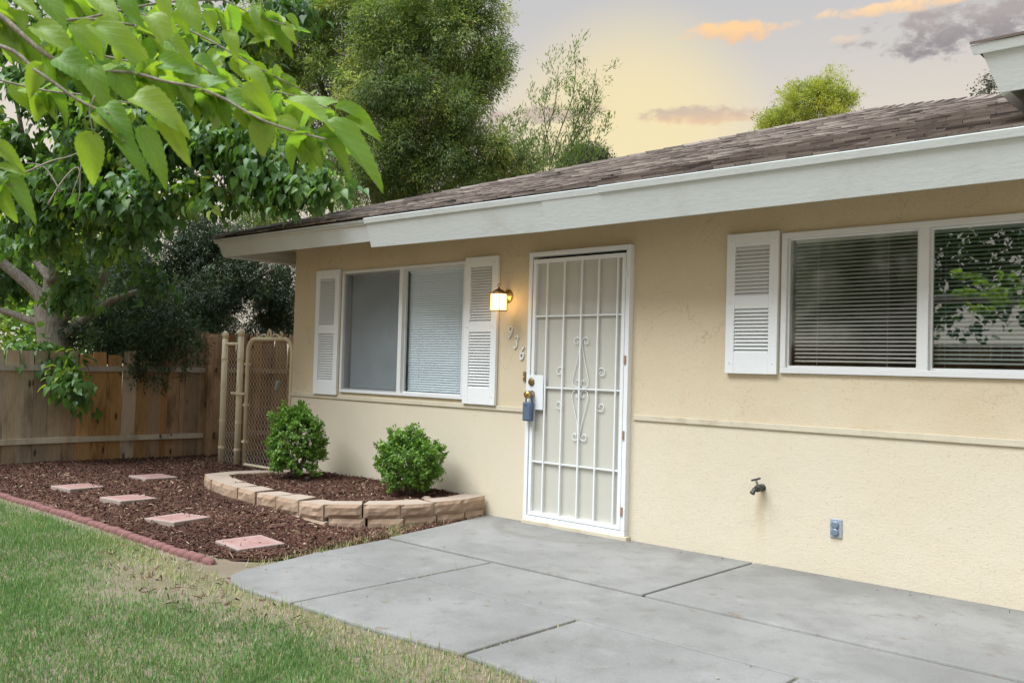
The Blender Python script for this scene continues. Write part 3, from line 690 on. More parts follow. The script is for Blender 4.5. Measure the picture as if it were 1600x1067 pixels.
# plain shingled left slope (seen edge on from here): courses
b = MB(); k = 0
for i in range(34):
    x0 = A[0]-.01+i*.14*cs; z0 = ez(A[0])+PITCH_R*(x0-A[0]); yl = EY+(x0-A[0])+.05
    b.hexa([(x0, yl, z0+.004), (x0+.2, yl+.2, z0+.07), (x0+.2, YB, z0+.07), (x0, YB, z0+.004), (x0, yl, z0+.02), (x0+.2, yl+.2, z0+.073), (x0+.2, YB, z0+.073), (x0, YB, z0+.02)])
me = b.mesh('shingle_courses'); at_ = me.attributes.new('rnd', 'FLOAT', 'POINT'); at_.data.foreach_set('value', np.full(len(me.vertices), .5, np.float32)); me.materials.append(SHING); stuff(link('shingle_courses', me, roof_o))
# --- fascia boards: tilted square to the roof slope
TN = math.tan(math.atan(PITCH_R))
def fascia(x0, x1, h, yoff, zoff0, zoff1, thick=.04, mitre0=False, mitre1=False, ztop=None, ybase=EY, name='fascia_board', par=None):
    zt = (lambda x: ez(x)) if ztop is None else (lambda x: ztop)
    vs = []
    def sect(x, zo, mit):
        y0 = ybase+yoff; zt_ = zt(x)-.028+zo; q = []
        for (hh, dy) in ((0, 0), (h, 0), (h, thick), (0, thick)):
            yy = y0+dy*cs+hh*sn; zz = zt_-hh*cs+dy*sn
            q.append((x+(mit*(yy-ybase) if mit else 0), yy, zz))
        return q
    a = sect(x0, zoff0, 1 if mitre0 else 0); c = sect(x1, zoff1, 0)
    b = MB(); b.add(a+c, [(0, 1, 2, 3), (7, 6, 5, 4), (0, 4, 5, 1), (1, 5, 6, 2), (2, 6, 7, 3), (3, 7, 4, 0)])
    return b.build(name, FASCIA, par or house, bevel=.003)
fascia(-3.88, -1.262, .172, .02, 0, 0, mitre0=True)
fascia(-1.36, .60, .228, -.022, -.004, -.016)
fascia(.601, 3.9, .222, -.026, -.022, .004)
# drip strip along the top of the fascia
for x0, x1, yo, z0, z1, mi in ((-3.90, -1.262, .0, 0, 0, True), (-1.37, 1.1, -.042, -.002, -.006, False), (1.102, 3.9, -.050, -.003, .004, False)):
    fascia(x0, x1, .045, yo, .018+z0, .018+z1, .02, mitre0=mi, name='drip_edge')
# left return fascia along Y
b = MB(); zt = ez(A[0])-.03
q = []
for y in (EY, 8.0):
    for hh, dx in ((0, 0), (.172, 0), (.172, .04), (0, .04)): q.append((A[0]+.02+dx*cs+hh*sn, y+(.04+hh*sn if y < 0 else 0), zt-hh*cs+dx*sn))
b.add(q, [(0, 1, 2, 3), (7, 6, 5, 4), (0, 4, 5, 1), (1, 5, 6, 2), (2, 6, 7, 3), (3, 7, 4, 0)]); b.build('side_fascia', FASCIA, house)
# boxed soffit return near the left corner and rafter tails under the eave
for xr in np.arange(-3.2, 4.2, .61):
    z0 = ez(xr)-.04
    b = MB(); b.hexa([(xr-.02, -.52, z0-.10), (xr+.02, -.52, z0-.10), (xr+.02, -.001, z0+.03), (xr-.02, -.001, z0+.03), (xr-.02, -.52, z0), (xr+.02, -.52, z0), (xr+.02, -.001, z0+.165), (xr-.02, -.001, z0+.165)]); b.build('rafter_tail', TAN, house)
# sloped soffit boards right under the deck
def soff(x0, x1):
    b = MB(); b.hexa([(x0, -.575, ez(x0)-.055), (x1, -.575, ez(x1)-.055), (x1, .14, ez(x1)+.18), (x0, .14, ez(x0)+.18), (x0, -.575, ez(x0)-.040), (x1, -.575, ez(x1)-.040), (x1, .14, ez(x1)+.195), (x0, .14, ez(x0)+.195)]); b.build('soffit', TAN, house)
soff(-3.72, 3.95)
b = MB(); xa_, xb_ = A[0]+.06, XL+.14; za_, zb_ = ez(A[0])-.05, ez(A[0])-.05+PITCH_R*(XL+.14-A[0]-.06)
b.hexa([(xa_, -.50, za_), (xb_, .02, zb_), (xb_, 8, zb_), (xa_, 8, za_), (xa_, -.50, za_+.012), (xb_, .02, zb_+.012), (xb_, 8, zb_+.012), (xa_, 8, za_+.012)]); b.build('side_soffit', TAN, house)
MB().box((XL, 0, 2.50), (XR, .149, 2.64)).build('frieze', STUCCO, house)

# --- taller wing of the house at the right
UZ = 2.885; UX = 3.40
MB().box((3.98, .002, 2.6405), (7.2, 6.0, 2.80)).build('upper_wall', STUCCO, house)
ur = MB(); UA = (UX, -.62, UZ); tp = [UA, (7.6, -.62, UZ), (7.6, 4.2, UZ+1.55), (UX+4.8*.97, 4.2, UZ+1.55), (UX, 8.0, UZ), (UX+4.4, 8.0, UZ+1.5)]
ur.add([tp[0], tp[1], tp[2], tp[3]], [(0, 1, 2, 3)]); ur.add([tp[0], tp[3], tp[5], tp[4]], [(0, 1, 2, 3)])
ur.add([(x, y, z-.03) for x, y, z in (tp[0], tp[1], tp[2], tp[3])], [(3, 2, 1, 0)]); ur.add([(x, y, z-.03) for x, y, z in (tp[0], tp[3], tp[5], tp[4])], [(3, 2, 1, 0)])
uro = ur.build('upper_roof', ROOFD, house)
for i in range(14):
    b = MB(); y0 = -.65+i*.128*cs; z0 = UZ+.004+PITCH_R*(y0+.62); x0 = UX-.02+i*.12; b.hexa([(x0, y0, z0), (7.6, y0, z0), (7.6, y0+.19, z0+.062), (x0+.12, y0+.19, z0+.062), (x0, y0, z0+.014), (7.6, y0, z0+.014), (7.6, y0+.19, z0+.066), (x0+.12, y0+.19, z0+.066)])
    me = b.mesh('shingle_course'); a_ = me.attributes.new('rnd', 'FLOAT', 'POINT'); a_.data.foreach_set('value', np.full(len(me.vertices), random.uniform(.2, .7), np.float32)); me.materials.append(SHING); link('shingle_course', me, uro)
fascia(UX+.02, 7.5, .225, .0, 0, 0, mitre0=True, ztop=UZ, ybase=-.62, name='upper_fascia')
fascia(UX+.0, 7.5, .05, -.024, .02, .02, .02, mitre0=True, ztop=UZ, ybase=-.62, name='upper_drip_edge')
b = MB(); q = []
for y in (-.62, 6.0):
    for hh, dx in ((0, 0), (.225, 0), (.225, .04), (0, .04)): q.append((UX+.02+dx*cs+hh*sn, y+(.05+hh*sn if y < 0 else 0), UZ-.03-hh*cs+dx*sn))
b.add(q, [(0, 1, 2, 3), (7, 6, 5, 4), (0, 4, 5, 1), (1, 5, 6, 2), (2, 6, 7, 3), (3, 7, 4, 0)]); b.build('upper_side_fascia', FASCIA, house)
b = MB(); b.hexa([(UX+.1, -.52, UZ-.12), (7.2, -.52, UZ-.12), (7.2, .3, UZ+.10), (UX+.5, .3, UZ+.10), (UX+.1, -.52, UZ-.10), (7.2, -.52, UZ-.10), (7.2, .3, UZ+.12), (UX+.5, .3, UZ+.12)]); b.build('upper_soffit', TAN, house)

# --- windows
def frame_rect(x0, x1, z0, z1, w, y0, y1, b=None):
    b = b or MB(); b.box((x0, y0, z0), (x1, y1, z0+w)); b.box((x0, y0, z1-w), (x1, y1, z1)); b.box((x0, y0+.0003, z0+w), (x0+w, y1-.0003, z1-w)); b.box((x1-w, y0+.0003, z0+w), (x1, y1-.0003, z1-w)); return b
def window(W, mx, mw, fw, glassL, glassR, screens, label):
    x0, x1, z0, z1 = W; g = .002
    win = frame_rect(x0+g, x1-g, z0+g, z1-g, fw, -.022, .07).build('window', ALU, house, bevel=.003); win['label'] = label
    MB().box((mx, -.018, z0+fw+.001), (mx+mw, .05, z1-fw-.001)).build('mullion', ALU, win, bevel=.003)
    for a, c, gm, y in ((x0+fw+g, mx, glassL, .012), (mx+mw, x1-fw-g, glassR, .026)):
        frame_rect(a+.001, c-.001, z0+fw+.003, z1-fw-.003, .012, y-.012, y+.012).build('sash', ALU, win)
        MB().box((a+.014, y-.002, z0+fw+.016), (c-.014, y+.002, z1-fw-.016)).build('pane', gm, win)
    for (a, c) in screens: MB().box((a, -.008, z0+fw+.004), (c, -.0065, z1-fw-.004)).build('insect_screen', SCREEN, win)
    return win
win1 = window(W1, -1.607, .05, .028, GLASS1, GLASS1, [(-2.42, -1.612)], 'two pane sliding window with a dark insect screen over one half')
win2 = window(W2, 2.943, .056, .036, GLASSR, GLASS, [], 'wide two pane window reflecting trees and sky')
# sticker on window 1
b = MB(); b.box((-.845, .0215, 1.005), (-.80, .0225, 1.008)); b.box((-.845, .0215, 1.022), (-.80, .0225, 1.025))
b.tube([(-.777+.014*math.cos(a), .022, 1.014+.014*math.sin(a)) for a in np.linspace(0, 2*math.pi, 15)], .0035, 4); b.build('sticker', DECAL, win1)
# blinds
def blind(x0, x1, z0, z1, pitch, tilt, material, y, label, cords):
    t = thing('venetian_blind', ((x0+x1)/2, y, z1), label, 'blind', 'venetian blinds inside the windows')
    MB().box((x0, y-.014, z1-.026), (x1, y+.014, z1)).build('head_rail', material, t)
    b = MB(); wv = .0125 if tilt < 1 else .0131; n = 5; L = x1-x0
    for sgn in (0, 1):
        pass
    vs = []
    for x in (-L/2, L/2):
        for i in range(n):
            s_ = -1+2*i/(n-1); vs.append((x, s_*wv*math.cos(tilt), s_*wv*math.sin(tilt)+.0022*(1-s_*s_)))
    fs = [(i, i+1, n+i+1, n+i) for i in range(n-1)]
    b.add(vs, fs); me = b.mesh('slat'); me.materials.append(material)
    z = z1-.026-pitch*.6; k = 0
    while z > z0+.02:
        link('slat', me, t, ((x0+x1)/2+random.uniform(-.002, .002), y, z), (random.uniform(-.02, .02), random.uniform(-.0012, .0012), 0)); z -= pitch
    MB().box((x0, y-.012, z0+.002), (x1, y+.012, z0+.014)).build('bottom_rail', material, t)
    for c in cords: MB().tube([(c, y-.0145, z0+.01), (c, y-.0145, z1-.02)], .0011, 4).build('cord', material, t)
blind(-2.40, -1.62, .985, 2.10, .0213, R(58), BLIND, .072, 'closed white mini blind behind the screened pane of the shuttered window', (-2.2, -1.8))
blind(-1.55, -.775, .985, 2.10, .0213, R(58), BLIND, .072, 'closed pale blue white mini blind behind the clear pane beside the lantern', (-1.4, -.9))
blind(2.17, 2.935, 1.285, 2.098, .0243, R(32), BLINDD, .062, 'open grey mini blind in the pane next to the single shutter', (2.32, 2.75))
blind(3.005, 3.81, 1.285, 2.098, .0243, R(32), BLINDD, .066, 'open grey mini blind in the pane with sharp tree reflections', (3.07, 3.5))
# --- shutters
def shutter(x0, x1, z0, z1, mid, n1, n2, label):
    w_ = x1-x0; st = .062*w_/.37; y0, y1 = -.034, -.004
    b = MB(); b.box((x0, y0, z0), (x0+st, y1, z1)); b.box((x1-st, y0, z0), (x1, y1, z1))
    tr, br = .085, .135
    b.box((x0+st, y0+.001, z0), (x1-st, y1-.001, z0+br)); b.box((x0+st, y0+.001, z1-tr), (x1-st, y1-.001, z1)); b.box((x0+st, y0+.001, mid-.04), (x1-st, y1-.001, mid+.04))
    s = b.build('shutter', SHUT, house, bevel=.002); s['label'] = label
    for za, zb, n in ((mid+.04, z1-tr, n1), (z0+br, mid-.04, n2)):
        pt = (zb-za)/n; L = x1-x0-2*st-.004
        bb = MB(); bb.hexa([(-L/2, -.0325, -pt*.50), (L/2, -.0325, -pt*.50), (L/2, -.006, pt*.50), (-L/2, -.006, pt*.50), (-L/2, -.0325, -pt*.30), (L/2, -.0325, -pt*.30), (L/2, -.006, pt*.70), (-L/2, -.006, pt*.70)])
        me = bb.mesh('louver'); me.materials.append(SHUT)
        for i in range(n): link('louver', me, s, ((x0+x1)/2, 0, za+pt*(i+.45)))
    for zz in (z0+.07, mid, z1-.05):
        for xx in (x0+st*.5, x1-st*.5): MB().lathe([(.006, 0), (.006, .003), (.002, .005)], (xx, y0, zz), (0, -1, 0), 8).build('screw', SHUT, s)
shutter(-2.866, -2.487, .926, 2.152, 1.565, 20, 19, 'narrow white louvered shutter next to the house corner')
shutter(-.736, -.36, .926, 2.152, 1.565, 20, 19, 'white louvered shutter beside the lit lantern')
shutter(1.727, 2.09, 1.238, 2.152, 1.70, 13, 12, 'short white louvered shutter beside the dark window')

# --- security door
x0, x1, z0, z1 = DR
b = frame_rect(x0-.004, x1+.004, z0-.003, z1+.006, .036, -.05, .02); door = b.build('security_door', WHITE, house, bevel=.003); door['label'] = 'white barred security screen door with scroll work'
MB().box((x0+.035, .075, z0-.003), (x1-.035, .115, z1-.04)).build('inner_door', INNER, door)
for za, zb in ((.2, .85), (1.0, 1.95)):
    for xa in (.14, .52): frame_rect(xa, xa+.3, za, zb, .02, .066, .0748).build('inner_panel', INNER, door)
frame_rect(x0+.040, x1-.038, z0+.038, z1-.052, .030, -.046, -.012).build('leaf_frame', WHITE, door, bevel=.002)
MB().box((x0+.07, -.0185, z0+.068), (x1-.068, -.017, z1-.082)).build('screen', DSCREEN, door)
LX0, LX1, LZ0, LZ1 = x0+.07, x1-.068, z0+.068, z1-.082
barx = [ony(u, 491, -.045)[0] for u in (853.8, 880.3, 907.4, 934, 963.8)]
for bx_ in barx: MB().box((bx_-.0065, -.046, LZ0-.002), (bx_+.0065, -.033, LZ1+.002)).build('bar', WHITE, door, bevel=.002)
hz = [ony(853, 494, -.04)[2], ony(907, 607.5, -.04)[2], ony(853, 722.5, -.04)[2]]
for h_ in hz: MB().box((LX0-.001, -.0405, h_-.0055), (LX1+.001, -.0285, h_+.0055)).build('crossbar', WHITE, door)
zl0, zl1 = ony(840, 640, -.05)[2], ony(840, 586, -.05)[2]
MB().box((x0+.012, -.052, zl0), (barx[0]-.009, -.0475, zl1)).build('lock_plate', WHITE, door, bevel=.002)
def tubeobj(name, pts, r, par=door, m_=WHITE, n=6): return MB().tube(pts, r, n).build(name, m_, par, smooth=True)
xc = barx[2]; zc = hz[1]
def spiral(cx, cz, r0, a0, turns, sgn, y=-.030, k=22):
    out = []
    for i in range(k):
        s_ = i/(k-1); a_ = a0+sgn*turns*2*math.pi*s_; r_ = r0*(1-.68*s_); out.append((cx+r_*math.cos(a_), y, cz+r_*math.sin(a_)))
    return out
for sg in (-1, 1):
    for up in (1, -1):
        top_z = zc+up*.385; side = xc+sg*.078
        # long S: scroll at the far end, straight run, curl by the crossbar
        sp = spiral(xc+sg*.043, top_z-up*.03, .036, math.pi if sg > 0 else 0, 1.05, -sg*up)
        run = [(xc+sg*.008, -.030, top_z-up*.055), (xc+sg*.03, -.030, zc+up*.23), (xc+sg*.062, -.030, zc+up*.12), (xc+sg*.078, -.030, zc+up*.06), (xc+sg*.066, -.030, zc+up*.022), (xc+sg*.03, -.030, zc+up*.008), (xc+sg*.008, -.030, zc+up*.03), (xc+sg*.012, -.030, zc+up*.062), (xc+sg*.032, -.030, zc+up*.066), (xc+sg*.036, -.030, zc+up*.045)]
        tubeobj('scroll', sp[::-1]+run, .0033)
    bx_ = barx[1] if sg < 0 else barx[3]
    for up in (1, -1):
        sp = spiral(bx_+sg*.036, zc+up*.125, .040, (0 if sg < 0 else math.pi), 1.1, (1 if sg*up < 0 else -1))
        tubeobj('scroll', sp, .0033)
hx = x1-.022
for hv in (428, 562, 680, 800):
    hz_ = ony(980, hv, -.05)[2]; MB().lathe([(.010, -.03), (.010, .03)], (hx, -.053, hz_), (0, 0, 1), 8).build('hinge', RUST if hv in (562, 680, 800) else WHITE, door)
kz = ony(838, 617, -.08)[2]; dz_ = ony(841, 597, -.055)[2]
MB().lathe([(.031, 0), (.031, .006), (.022, .016), (.010, .018)], (x0+.055, -.052, dz_), (0, -1, 0), 18).build('deadbolt', BRASSD, door, smooth=False)
MB().lathe([(.033, 0), (.033, .004), (.014, .010), (.012, .03), (.026, .04), (.030, .055), (.026, .066), (.008, .070)], (x0+.062, -.052, kz), (0, -1, 0), 20).build('door_knob', BRASS, door, smooth=True)
# lockbox
lb = thing('key_lockbox', (x0+.062, -.085, kz-.2), 'blue grey key lockbox hanging from the brass door knob', 'lockbox')
MB().box((x0+.012, -.105, kz-.205), (x0+.098, -.062, kz-.058)).build('case', LOCKB, lb, bevel=.008)
MB().box((x0+.020, -.1085, kz-.195), (x0+.090, -.105, kz-.085)).build('front_cover', LOCKB, lb, bevel=.004)
MB().box((x0+.046, -.1105, kz-.092), (x0+.058, -.1085, kz-.078)).build('keyhole', IRON, lb)
MB().tube([(x0+.030, -.083, kz-.06), (x0+.030, -.083, kz-.01)]+[(x0+.062-.032*math.cos(a), -.083, kz-.005+.03*math.sin(a)) for a in np.linspace(.2, math.pi-.2, 7)]+[(x0+.094, -.083, kz-.01), (x0+.094, -.083, kz-.06)], .006, 8).build('shackle', LOCKB, lb, smooth=True)
# doorbell
bu = ony(820.5, 588, 0); o = MB().box((bu[0]-.012, -.014, bu[2]-.038), (bu[0]+.012, -.0005, bu[2]+.038)).build('doorbell', BELL, house, bevel=.003)
MB().lathe([(.008, 0), (.007, .005), (.003, .007)], (bu[0], -.014, bu[2]-.008), (0, -1, 0), 12).build('button', BRASS, o)
# house number
for ch_, (u, v) in zip('936', ((797, 520), (806, 535.5), (815.5, 553))):
    cu = bpy.data.curves.new('digit', 'FONT'); cu.body = ch_; cu.size = .155; cu.shear = .25; cu.extrude = .004; cu.offset = -.001; cu.bevel_depth = .001; cu.align_x = 'CENTER'; cu.align_y = 'CENTER'
    tmp = bpy.data.objects.new('tmp', cu); me = bpy.data.meshes.new_from_object(tmp); bpy.data.objects.remove(tmp)
    me.materials.clear(); me.materials.append(NUMW); p = ony(u, v, 0); link('house_number', me, house, (p[0], -.007, p[2]), (R(90), R(0), 0)).scale = (.72, 1, 1)
# wall lantern
L0 = ony(779, 472, -.17); lx, lz = L0[0], L0[2]; lan = thing('wall_lantern', (lx, 0, lz), 'lit brass wall lantern with glowing square glass between shutter and door', 'lantern')
bp = ony(797, 463, -.0); 
MB().lathe([(.056, 0), (.056, .006), (.045, .016), (.020, .022), (.016, .03)], (bp[0]-.02, -.001, bp[2]), (0, -1, 0), 20).build('back_plate', BRASS, lan, smooth=True)
MB().tube([(bp[0]-.02, -.025, bp[2]), ((bp[0]-.02+lx)/2, -.09, bp[2]+.035), (lx, -.15, lz+.075), (lx, -.17, lz+.065)], .010, 10).build('arm', BRASS, lan, smooth=True)
hw = .048; gh = .062; b = MB()
AR = R(4)
def rp(x, y): return (lx+x*math.cos(AR)-y*math.sin(AR), -.17+x*math.sin(AR)+y*math.cos(AR))
def lpost(sx, sy): c = rp(sx*hw, sy*hw); return MB().tube([(c[0], c[1], lz-gh), (c[0], c[1], lz+gh)], .004, 6)
for sx in (-1, 1):
    for sy in (-1, 1): lpost(sx, sy).build('corner_post', BRASS, lan)
def sq(h, z): return [(*rp(sx*h, sy*h), z) for sx, sy in ((-1, -1), (1, -1), (1, 1), (-1, 1))]
def frus(name, h0, z0_, h1, z1_, m_): return MB().hexa(sq(h0, z0_)+sq(h1, z1_)).build(name, m_, lan, bevel=.002)
frus('bottom_plate', .054, lz-gh-.010, .050, lz-gh, BRASS); frus('top_plate', .054, lz+gh, .056, lz+gh+.008, BRASS)
MB().lathe([(.054, 0), (.050, .010), (.036, .024), (.016, .034), (.006, .040), (.005, .05)], (lx, -.17, lz+gh+.008), (0, 0, 1), 16).build('cap', BRASSD, lan, smooth=True)
MB().tube([(lx+.013*math.cos(a), -.17, lz+gh+.071+.013*math.sin(a)) for a in np.linspace(0, 2*math.pi, 15)], .0028, 6).build('finial_ring', BRASSD, lan, smooth=True)
b = MB(); b.hexa(sq(hw-.006, lz-gh+.001)+sq(hw-.006, lz+gh-.001)); b.build('glass', LAMPG, lan)
# hose bib
sp_ = ony(1188, 762, -.03); hb = thing('hose_faucet', (sp_[0], 0, sp_[2]), 'dark metal hose faucet on the stucco wall', 'faucet')
fx, fz = sp_[0], sp_[2]
MB().lathe([(.024, 0), (.024, .008), (.014, .012), (.014, .045)], (fx, -.001, fz), (0, -1, 0), 14).build('pipe', IRON, hb)
MB().lathe([(.018, -.024), (.022, -.018), (.022, .018), (.016, .026)], (fx, -.055, fz), (0, -.9, -.1), 14).build('body', IRON, hb)
MB().tube([(fx, -.07, fz), (fx-.006, -.10, fz-.006), (fx-.010, -.118, fz-.03)], [.014, .014, .017], 10).build('spout', IRON, hb)
MB().tube([(fx, -.055, fz+.01), (fx-.004, -.085, fz+.055)], .008, 8).build('stem', GALV, hb)
MB().tube([(fx-.034, -.085, fz+.048), (fx-.004, -.086, fz+.057), (fx+.028, -.087, fz+.068)], .006, 8).build('handle', IRON, hb)
# outlet
op = ony(1307, 825, 0); ob = thing('outdoor_outlet', (op[0], 0, op[2]), 'blue grey outdoor electrical outlet plate low on the wall', 'outlet')
MB().box((op[0]-.036, -.010, op[2]-.056), (op[0]+.036, -.0008, op[2]+.056)).build('plate', PLATE, ob, bevel=.003)
for s_ in (.022, -.022):
    c = MB().lathe([(.022, 0), (.022, .010), (.017, .013)], (op[0]-.003, -.010, op[2]+s_), (0, -1, 0), 16).build('flip_cover', OUTD, ob); MB().box((op[0]-.03, -.018, op[2]+s_-.006), (op[0]-.018, -.0101, op[2]+s_+.006)).build('cover_hinge', OUTD, ob)

# ================================================================== FENCE
FX = -5.7
fence = thing('board_fence', (FX, -.5, 0), 'weathered brown and grey vertical board fence along the mulch', 'fence')
edges = [4.7, 28, 50.6, 73, 97.5, 119, 141.6, 165, 188.5, 209.8, 230, 249.5, 260.5, 279, 287, 309, 322]
ye = [onx(u, 640, FX)[1] for u in edges]
mats_ = [WOOD_G, WOOD_G, WOOD_G, WOOD_G, WOOD_T, WOOD_T, WOOD_T, WOOD_T, WOOD_G, WOOD_T, WOOD_T, WOOD_R, WOOD_T, WOOD_R, WOOD_T, WOOD_T]
yl = [ye[0]-.205*k for k in range(14, 0, -1)]
allb = [(yl[i], (yl+[ye[0]])[i+1], WOOD_G) for i in range(len(yl))]+[(ye[i], ye[i+1], mats_[i]) for i in range(len(ye)-1)]
yy = ye[-1]
while yy < 6.5: allb.append((yy, yy+.19, random.choice((WOOD_T, WOOD_R, WOOD_R)))); yy += .19
def board(y0, y1, m_, ht, par, xx=FX):
    g = random.uniform(-.0005, .0012); hw = (y1-y0)/2-g; b = MB(); t = .018; n = 6; vs = []; wob = [random.gauss(0, .003) for _ in range(n+1)]
    for i in range(n+1):
        z = ht*i/n
        for dx, s_ in ((t/2, -1), (t/2, 1), (-t/2, 1), (-t/2, -1)): vs.append((dx+wob[i], s_*hw, z))
    # dog-eared top
    vs[-4:] = [(q[0], q[1]*.82, q[2]) for q in vs[-4:]]
    fs = [(i*4+j, i*4+(j+1) % 4, (i+1)*4+(j+1) % 4, (i+1)*4+j) for i in range(n) for j in range(4)]+[(3, 2, 1, 0), tuple(range(n*4, n*4+4))]
    b.add(vs, fs); o = b.build('board', m_, par); o.location = (xx+random.uniform(-.006, .006), (y0+y1)/2, -.03); o.rotation_euler = (random.gauss(0, .002), random.gauss(0, .006), random.gauss(0, .02))
ysw = onx(225, 640, FX)[1]
for (y0, y1, m_) in allb: board(y0, y1, m_, (1.31 if y0 < ysw else 1.62)+random.uniform(-.03, .04), fence)
ya = -5.0; yb = onx(318, 580, FX)[1]
def rail(y0, y1, z0, z1, par=fence, m_=RAIL):
    b = MB(); n = 8; vs = []
    for i in range(n+1):
        y = y0+(y1-y0)*i/n; z = z0+(z1-z0)*i/n+random.gauss(0, .003)
        for dx, dz in ((.012, -.030), (.052, -.030), (.052, .030), (.012, .030)): vs.append((FX+dx, y, z+dz))
    fs = [(i*4+j, i*4+(j+1) % 4, (i+1)*4+(j+1) % 4, (i+1)*4+j) for i in range(n) for j in range(4)]+[(3, 2, 1, 0), tuple(range(n*4, n*4+4))]
    b.add(vs, fs); b.build('rail', m_, par)
rail(ya, yb, 1.075, 1.11); rail(ya, yb, .315, .305); rail(yb+.16, 6.0, 1.11, 1.11, fence, WOOD_T); rail(yb+.16, 6.0, .30, .30, fence, WOOD_T)
for yp in (-4.9, yb+.05, 3.2, 5.6):
    b = MB().box((-.045, -.045, 0), (.045, .045, 1.56)); o = b.build('post', WOOD_T, fence, bevel=.006); o.location = (FX+.058, yp, -.03)

# ================================================================== CHAIN LINK GATE
GY = .02
gate = thing('chain_link_gate', (-3.75, GY, 0), 'cream painted chain link walk gate with rounded top and scroll finial', 'gate')
gx0, gx1, gz0, gz1 = -4.175, -3.325, .10, 1.475; rc = .14
arc = lambda cx, cz, a0, a1: [(cx+rc*math.cos(a), GY, cz+rc*math.sin(a)) for a in np.linspace(a0, a1, 7)]
MB().tube([(gx0, GY, gz0-.06), (gx0, GY, gz1-rc)]+arc(gx0+rc, gz1-rc, math.pi, math.pi/2)[1:]+arc(gx1-rc, gz1-rc, math.pi/2, 0)+[(gx1, GY, gz0-.06)], .021, 10).build('frame', GATE, gate, smooth=True)
MB().tube([(gx0+.01, GY, gz0), (gx1-.01, GY, gz0)], .017, 8).build('bottom_rail', GATE, gate, smooth=True)
def chain(xa, xb, za, zb, rcut, par, y):
    b = MB(); p = .062; k = int((xb-xa)/p)+1; hz2 = .034
    for i in range(-1, k+1):
        for ph in (0, 1):
            pts = []; z = za; j = 0
            while z <= zb:
                x = xa+(i+((j+ph) % 2)*1.0)*p*.5*2/2+(i*0)
                x = xa+i*p+(p*.5 if (j % 2) else 0)*(1 if ph == 0 else -1)
                ok = xa <= x <= xb and not (rcut and z > gz1-rc and ((x < gx0+rc and math.hypot(x-gx0-rc, z-gz1+rc) > rc) or (x > gx1-rc and math.hypot(x-gx1+rc, z-gz1+rc) > rc)))
                if ok: pts.append((x, y+(.003 if ph else -.003), z))
                else:
                    if len(pts) > 1: b.tube(pts, .0019, 3, False)
                    pts = []
                z += hz2; j += 1
            if len(pts) > 1: b.tube(pts, .0019, 3, False)
    return stuff(b.build('wire_mesh', WIRE, par))
chain(gx0+.01, gx1-.01, gz0, gz1-.015, True, gate, GY)
# scroll finial
fxm = (gx0+gx1)/2-.01
MB().tube([(fxm-.02, GY, gz1), (fxm-.028, GY, gz1+.05), (fxm-.02, GY, gz1+.085), (fxm, GY, gz1+.10), (fxm+.02, GY, gz1+.085), (fxm+.028, GY, gz1+.05), (fxm+.02, GY, gz1)], .010, 8).build('finial_loop', GATE, gate, smooth=True)
for sg in (-1, 1):
    pts = [(fxm+sg*.04, GY, gz1+.015), (fxm+sg*.09, GY, gz1+.05), (fxm+sg*.15, GY, gz1+.045), (fxm+sg*.19, GY, gz1+.02), (fxm+sg*.235, GY, gz1+.03), (fxm+sg*.245, GY, gz1+.06), (fxm+sg*.22, GY, gz1+.075), (fxm+sg*.205, GY, gz1+.055)]
    MB().tube(pts, .009, 8).build('finial_scroll', GATE, gate, smooth=True)
for z_ in (.35, .75, 1.2): MB().box((gx0-.026, GY-.026, z_-.012), (gx0+.026, GY+.026, z_+.012)).build('band', GATE, gate)
pan = thing('chain_link_fence', (-4.5, GY, 0), 'narrow cream chain link fence panel between board fence and gate', 'fence')
for px_, h_ in ((-4.66, 1.50), (-4.325, 1.52)):
    MB().tube([(px_, GY, -.05), (px_, GY, h_)], .034, 12).build('post', GATE, pan, smooth=True)
    MB().lathe([(.038, 0), (.039, .02), (.032, .05), (.016, .068), (.003, .072)], (px_, GY, h_-.005), (0, 0, 1), 12).build('post_cap', GATE, pan, smooth=True)
    for z_ in (.25, .55, .95, 1.25): MB().lathe([(.038, -.012), (.038, .012)], (px_, GY, z_), (0, 0, 1), 12).build('band', GATE, pan)
MB().tube([(-4.66, GY, 1.42), (-4.325, GY, 1.42)], .018, 8).build('top_rail', GATE, pan, smooth=True)
chain(-4.63, -4.355, .06, 1.41, False, pan, GY)
MB().box((-4.42, GY-.05, .86), (-4.15, GY-.03, .885)).build('latch', GATE, gate, bevel=.003)
# padlock style box hanging on the mesh
pu = ony(431, 602, -.02); o = MB().box((-.024, -.018, -.05), (.024, .018, .05)).build('gate_lock_box', GALV, None, bevel=.008); o.location = (pu[0], GY-.022, pu[2]); o.rotation_euler = (0, R(18), 0); tag(o, 'small grey lock box hanging on the gate mesh', 'lock box')

